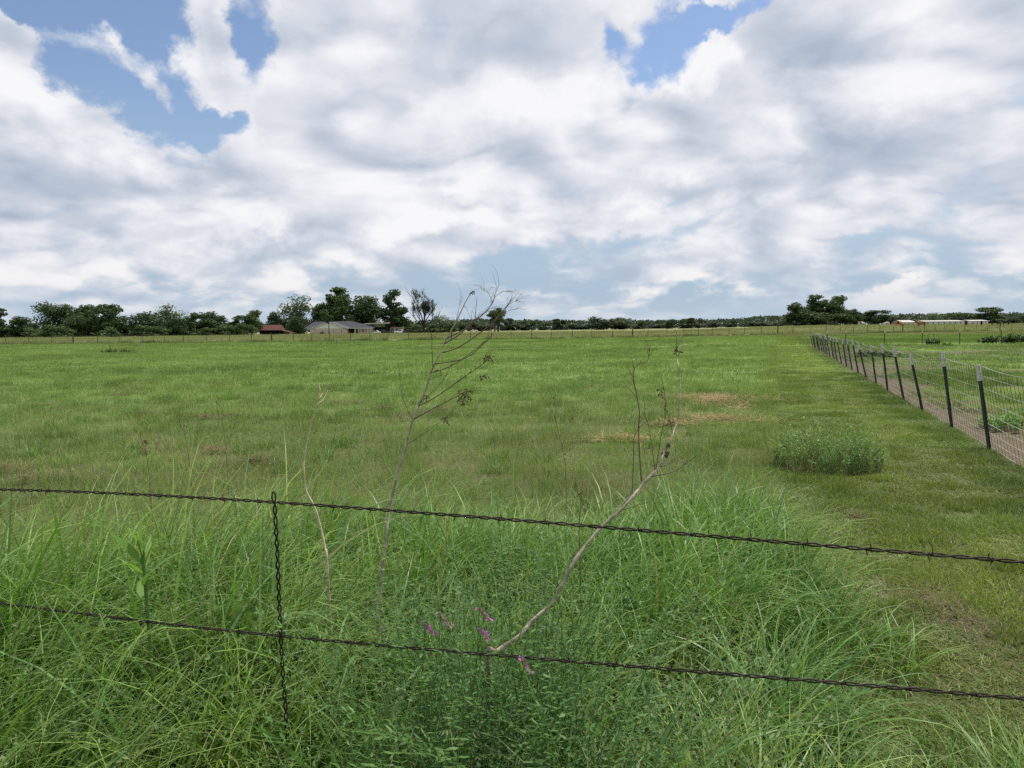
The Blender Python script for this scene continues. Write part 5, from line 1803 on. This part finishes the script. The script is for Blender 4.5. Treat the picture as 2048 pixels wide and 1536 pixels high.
TRUCK = [(-2.7, 0.42), (-2.7, 0.95), (-2.55, 1.08), (-1.45, 1.16), (-0.85, 1.78), (-0.55, 1.84), (0.35, 1.84), (0.55, 1.2), (0.62, 0.42)]
TRUCKG = [[(-1.28, 1.2), (-0.82, 1.70), (0.24, 1.72), (0.36, 1.2)]]
CAR = [(-2.25, 0.35), (-2.3, 0.75), (-1.2, 0.95), (-0.55, 1.42), (0.9, 1.45), (1.65, 0.98), (2.2, 0.92), (2.25, 0.35)]
CARG = [[(-1.02, 0.98), (-0.48, 1.36), (0.84, 1.38), (1.38, 0.99)]]
vehicle('pickup_truck', 'white pickup with dark flat bed parked right of the carport', 'pickup', hx(800), 303, 0.05, TRUCK, TRUCKG, M_CARWHITE, 1.85, (-1.75, 1.75),
        bed=[(0.64, 0.75), (0.64, 1.10), (2.75, 1.12), (2.75, 0.75)], bedmat=M_CARDARK)
vehicle('car', 'white car half hidden under the carport', 'car', hx(744.5), 305.5, 0.0, CAR, CARG, M_CARWHITE, 1.75, (-1.4, 1.4), wr=0.32)
vehicle('pickup_truck', 'dark pickup in the shade of the carport', 'pickup', hx(757), 309.5, 3.2, TRUCK, TRUCKG, M_CARDARK, 1.85, (-1.75, 1.75),
        bed=[(0.64, 0.75), (0.64, 1.20), (2.75, 1.22), (2.75, 0.75)])
cx_ = at(948, 660, 440).x
vehicle('car', 'small white car far off on the road behind the tall dead stalk', 'car', cx_, 440, 0.12, CAR, CARG, M_CARWHITE, 1.75, (-1.4, 1.4), wr=0.32)


def build_trailer():
    x = hx(780)
    root = tag(empty('camper_trailer', (x, 318, gz(x, 318))), 'tan camper trailer between the carport and the white truck', 'trailer')
    m = MB()
    m.prism([(-2.9, 0.5), (-2.9, 2.3), (-2.4, 2.75), (2.6, 2.75), (2.9, 2.4), (2.9, 0.5)], 2.2, (0, -1.1, 0), (1, 0, 0), (0, 0, 1), (0, 1, 0))
    m.build('body', plain('tan_trailer_paint', (0.30, 0.24, 0.16), 0.6, 0.3), root)
    for k in (-1.6, 0.2, 1.7):
        MB().box((k, -1.11, 1.8), (0.9, 0.04, 0.6)).build('window', M_CARGLASS, root)
    MB().box((-0.7, -1.11, 1.4), (0.7, 0.04, 1.7)).build('door', M_TIN, root)
    for k in (-0.4, 0.5):
        MB().tube([(k, -1.12, 0.34), (k, -0.9, 0.34)], 0.34, 12).build('wheel', M_TYRE, root)


build_trailer()


# ------------------------------------------------------------------ cattle on the right pasture
def cow_mesh(name, graze, mat):
    V = [(-0.85, 0, 1.12), (-0.45, 0, 1.10), (0.10, 0, 1.05), (0.62, 0, 1.10)]
    R = [(0.22, 0.30), (0.30, 0.36), (0.34, 0.38), (0.28, 0.36)]
    E = [(0, 1), (1, 2), (2, 3)]
    head = [(0.98, 0, 0.92), (1.22, 0, 0.55), (1.36, 0, 0.30), (1.48, 0, 0.12)] if graze else [(0.95, 0, 1.30), (1.18, 0, 1.48), (1.42, 0, 1.38), (1.62, 0, 1.26)]
    k = len(V)
    V += head; R += [(0.18, 0.20), (0.13, 0.15), (0.13, 0.14), (0.08, 0.08)]
    E += [(3, k), (k, k + 1), (k + 1, k + 2), (k + 2, k + 3)]
    for (x, b, hind) in ((0.55, 3, 0), (-0.72, 0, 1)):
        for s in (-1, 1):
            k = len(V)
            if hind:
                leg = [(x - 0.02, s * 0.17, 0.78), (x - 0.16, s * 0.19, 0.46), (x - 0.08, s * 0.19, 0.20), (x - 0.05, s * 0.19, 0.02)]
            else:
                leg = [(x, s * 0.16, 0.70), (x + 0.02, s * 0.17, 0.42), (x, s * 0.17, 0.20), (x + 0.02, s * 0.17, 0.02)]
            V += leg; R += [(0.13, 0.14), (0.07, 0.075), (0.05, 0.05), (0.06, 0.06)]
            E += [(b, k), (k, k + 1), (k + 1, k + 2), (k + 2, k + 3)]
    k = len(V)
    V += [(-1.06, 0, 1.12), (-1.12, 0, 0.55)]; R += [(0.05, 0.05), (0.04, 0.04)]
    E += [(0, k), (k, k + 1)]
    hd = 5
    for s in (-1, 1):
        k = len(V)
        a = V[hd]
        V.append((a[0] - 0.04, s * 0.22, a[2] + 0.06)); R.append((0.05, 0.05)); E.append((hd, k))
    me = bpy.data.meshes.new('tmp'); me.from_pydata(V, E, [])
    o = bpy.data.objects.new('tmp', me); COL.objects.link(o)
    sk = o.modifiers.new('skin', 'SKIN')
    for i, sv in enumerate(me.skin_vertices[0].data):
        sv.radius = R[i]; sv.use_root = (i == 1)
    sb = o.modifiers.new('sub', 'SUBSURF'); sb.levels = 1
    dg = bpy.context.evaluated_depsgraph_get()
    out = bpy.data.meshes.new_from_object(o.evaluated_get(dg))
    bpy.data.objects.remove(o)
    out.name = name
    out.materials.clear(); out.materials.append(mat)
    out.polygons.foreach_set('use_smooth', [True] * len(out.polygons))
    return out


def hide(name, a, b, sc_=1.2):
    return plain(name, a, 0.85, 0.15, col2=b, scale=sc_)


COAT = {'cream': hide('cream_hide', (0.62, 0.56, 0.44), (0.52, 0.45, 0.34)), 'red': hide('red_hide', (0.34, 0.135, 0.060), (0.42, 0.20, 0.10)),
        'brown': hide('brown_hide', (0.20, 0.075, 0.035), (0.26, 0.11, 0.05)), 'black': hide('black_hide', (0.014, 0.014, 0.016), (0.020, 0.019, 0.019))}
COWS = {(c, g): cow_mesh('cow_%s' % c, g, COAT[c]) for c in COAT for g in (True, False)}
for px, Y, coat, gr, rz, sc_, lb in (
        (1595, 262, 'black', False, 0.2, 0.9, 'black cow alone at the foot of the right grove'),
        (1723, 258, 'cream', True, 0.1, 1.15, 'larger cream cow grazing right of the right grove'),
        (1773, 275, 'cream', True, 2.9, 0.95, 'smaller cream cow beside the reddish one'),
        (1798, 232, 'red', True, 0.15, 1.2, 'reddish cow in front of the small tin roof'),
        (1842, 222, 'brown', False, 3.0, 1.2, 'dark brown cow at the left end of the long white building'),
        (1932, 240, 'black', False, 1.2, 1.1, 'black cow in the gap of the white buildings, leftmost of four black ones'),
        (1963, 248, 'black', True, 1.0, 1.05, 'black cow second from left of the four at the right'),
        (1991, 236, 'black', True, 0.1, 1.25, 'black cow third from left, grazing under the dome-topped tree'),
        (2011, 240, 'black', False, 3.1, 1.1, 'rightmost black cow on the pasture')):
    x = at(px, 650, Y).x
    o = link('cow', COWS[(coat, gr)], None, (x, Y, gz(x, Y)), (0, 0, rz))
    o.scale = (sc_, sc_, sc_)
    tag(o, lb, 'cow', 'cattle on the right pasture')

# ------------------------------------------------------------------ white farm buildings, poles
M_BARNWHITE = plain('white_sheet_metal', (0.54, 0.55, 0.55), 0.5, 0.3, var=0.12, scale=0.3)


def long_shed(label, pxa, pxb, Y, eave, ridge, bays):
    xa, xb = at(pxa, 650, Y).x, at(pxb, 650, Y).x
    zb = gz((xa + xb) / 2, Y)
    root = tag(empty('farm_shed', ((xa + xb) / 2, Y, zb)), label, 'shed')
    w = xb - xa
    MB().box((0, 5, eave / 2), (w, 10, eave)).build('wall', M_BARNWHITE, root)
    m = MB()
    m.prism([(-0.5, eave + 0.004), (10.5, eave + 0.004), (5, ridge)], w + 0.6, (-w / 2 - 0.3, 0, 0), (0, 1, 0), (0, 0, 1), (1, 0, 0))
    m.build('roof', M_TIN, root)
    for k in range(bays):
        MB().box((-w / 2 + w * (k + 0.5) / bays, -0.02, eave * 0.45), (w / bays * 0.16, 0.06, eave * 0.6)).build('vent_opening', M_DARKIN, root)


long_shed('small shed with bright tin roof between the reddish and dark brown cows', 1806, 1830, 330, 1.3, 2.2, 3)
long_shed('long low white farm building behind the cattle', 1850, 1927, 335, 1.5, 2.0, 7)
long_shed('shorter white farm building between two black cows', 1941, 1976, 338, 1.5, 2.0, 4)
M_POLE = plain('pole_wood', (0.13, 0.11, 0.095), 0.9, 0.1)
for px, tp, Y, lb, arm in ((390, 640, 262, 'thin bare pole rising before the left grove', 0), (1823, 628, 520, 'left of the two utility poles over the tin roof', 1),
                           (1828, 630, 560, 'right of the two utility poles over the tin roof', 1), (1903, 632, 600, 'utility pole right of the pale grey-green tree', 1),
                           (2010, 626, 560, 'utility pole above the trees near the right edge', 1)):
    p = at(px, tp, Y)
    zb = gz(p.x, Y)
    root = tag(empty('utility_pole', (p.x, Y, zb)), lb, 'pole')
    h = p.z - zb
    MB().tube([(0, 0, -0.1), (0, 0, h)], [0.16 if arm else 0.10, 0.12 if arm else 0.07], 7).build('shaft', M_POLE, root)
    if arm:
        MB().box((0, 0, h - 0.6), (2.4, 0.16, 0.18)).build('crossarm', M_POLE, root)
        for k in (-1.05, 1.05):
            MB().tube([(k, 0, h - 0.51), (k, 0, h - 0.28)], 0.09, 6).build('insulator', M_TIN, root)
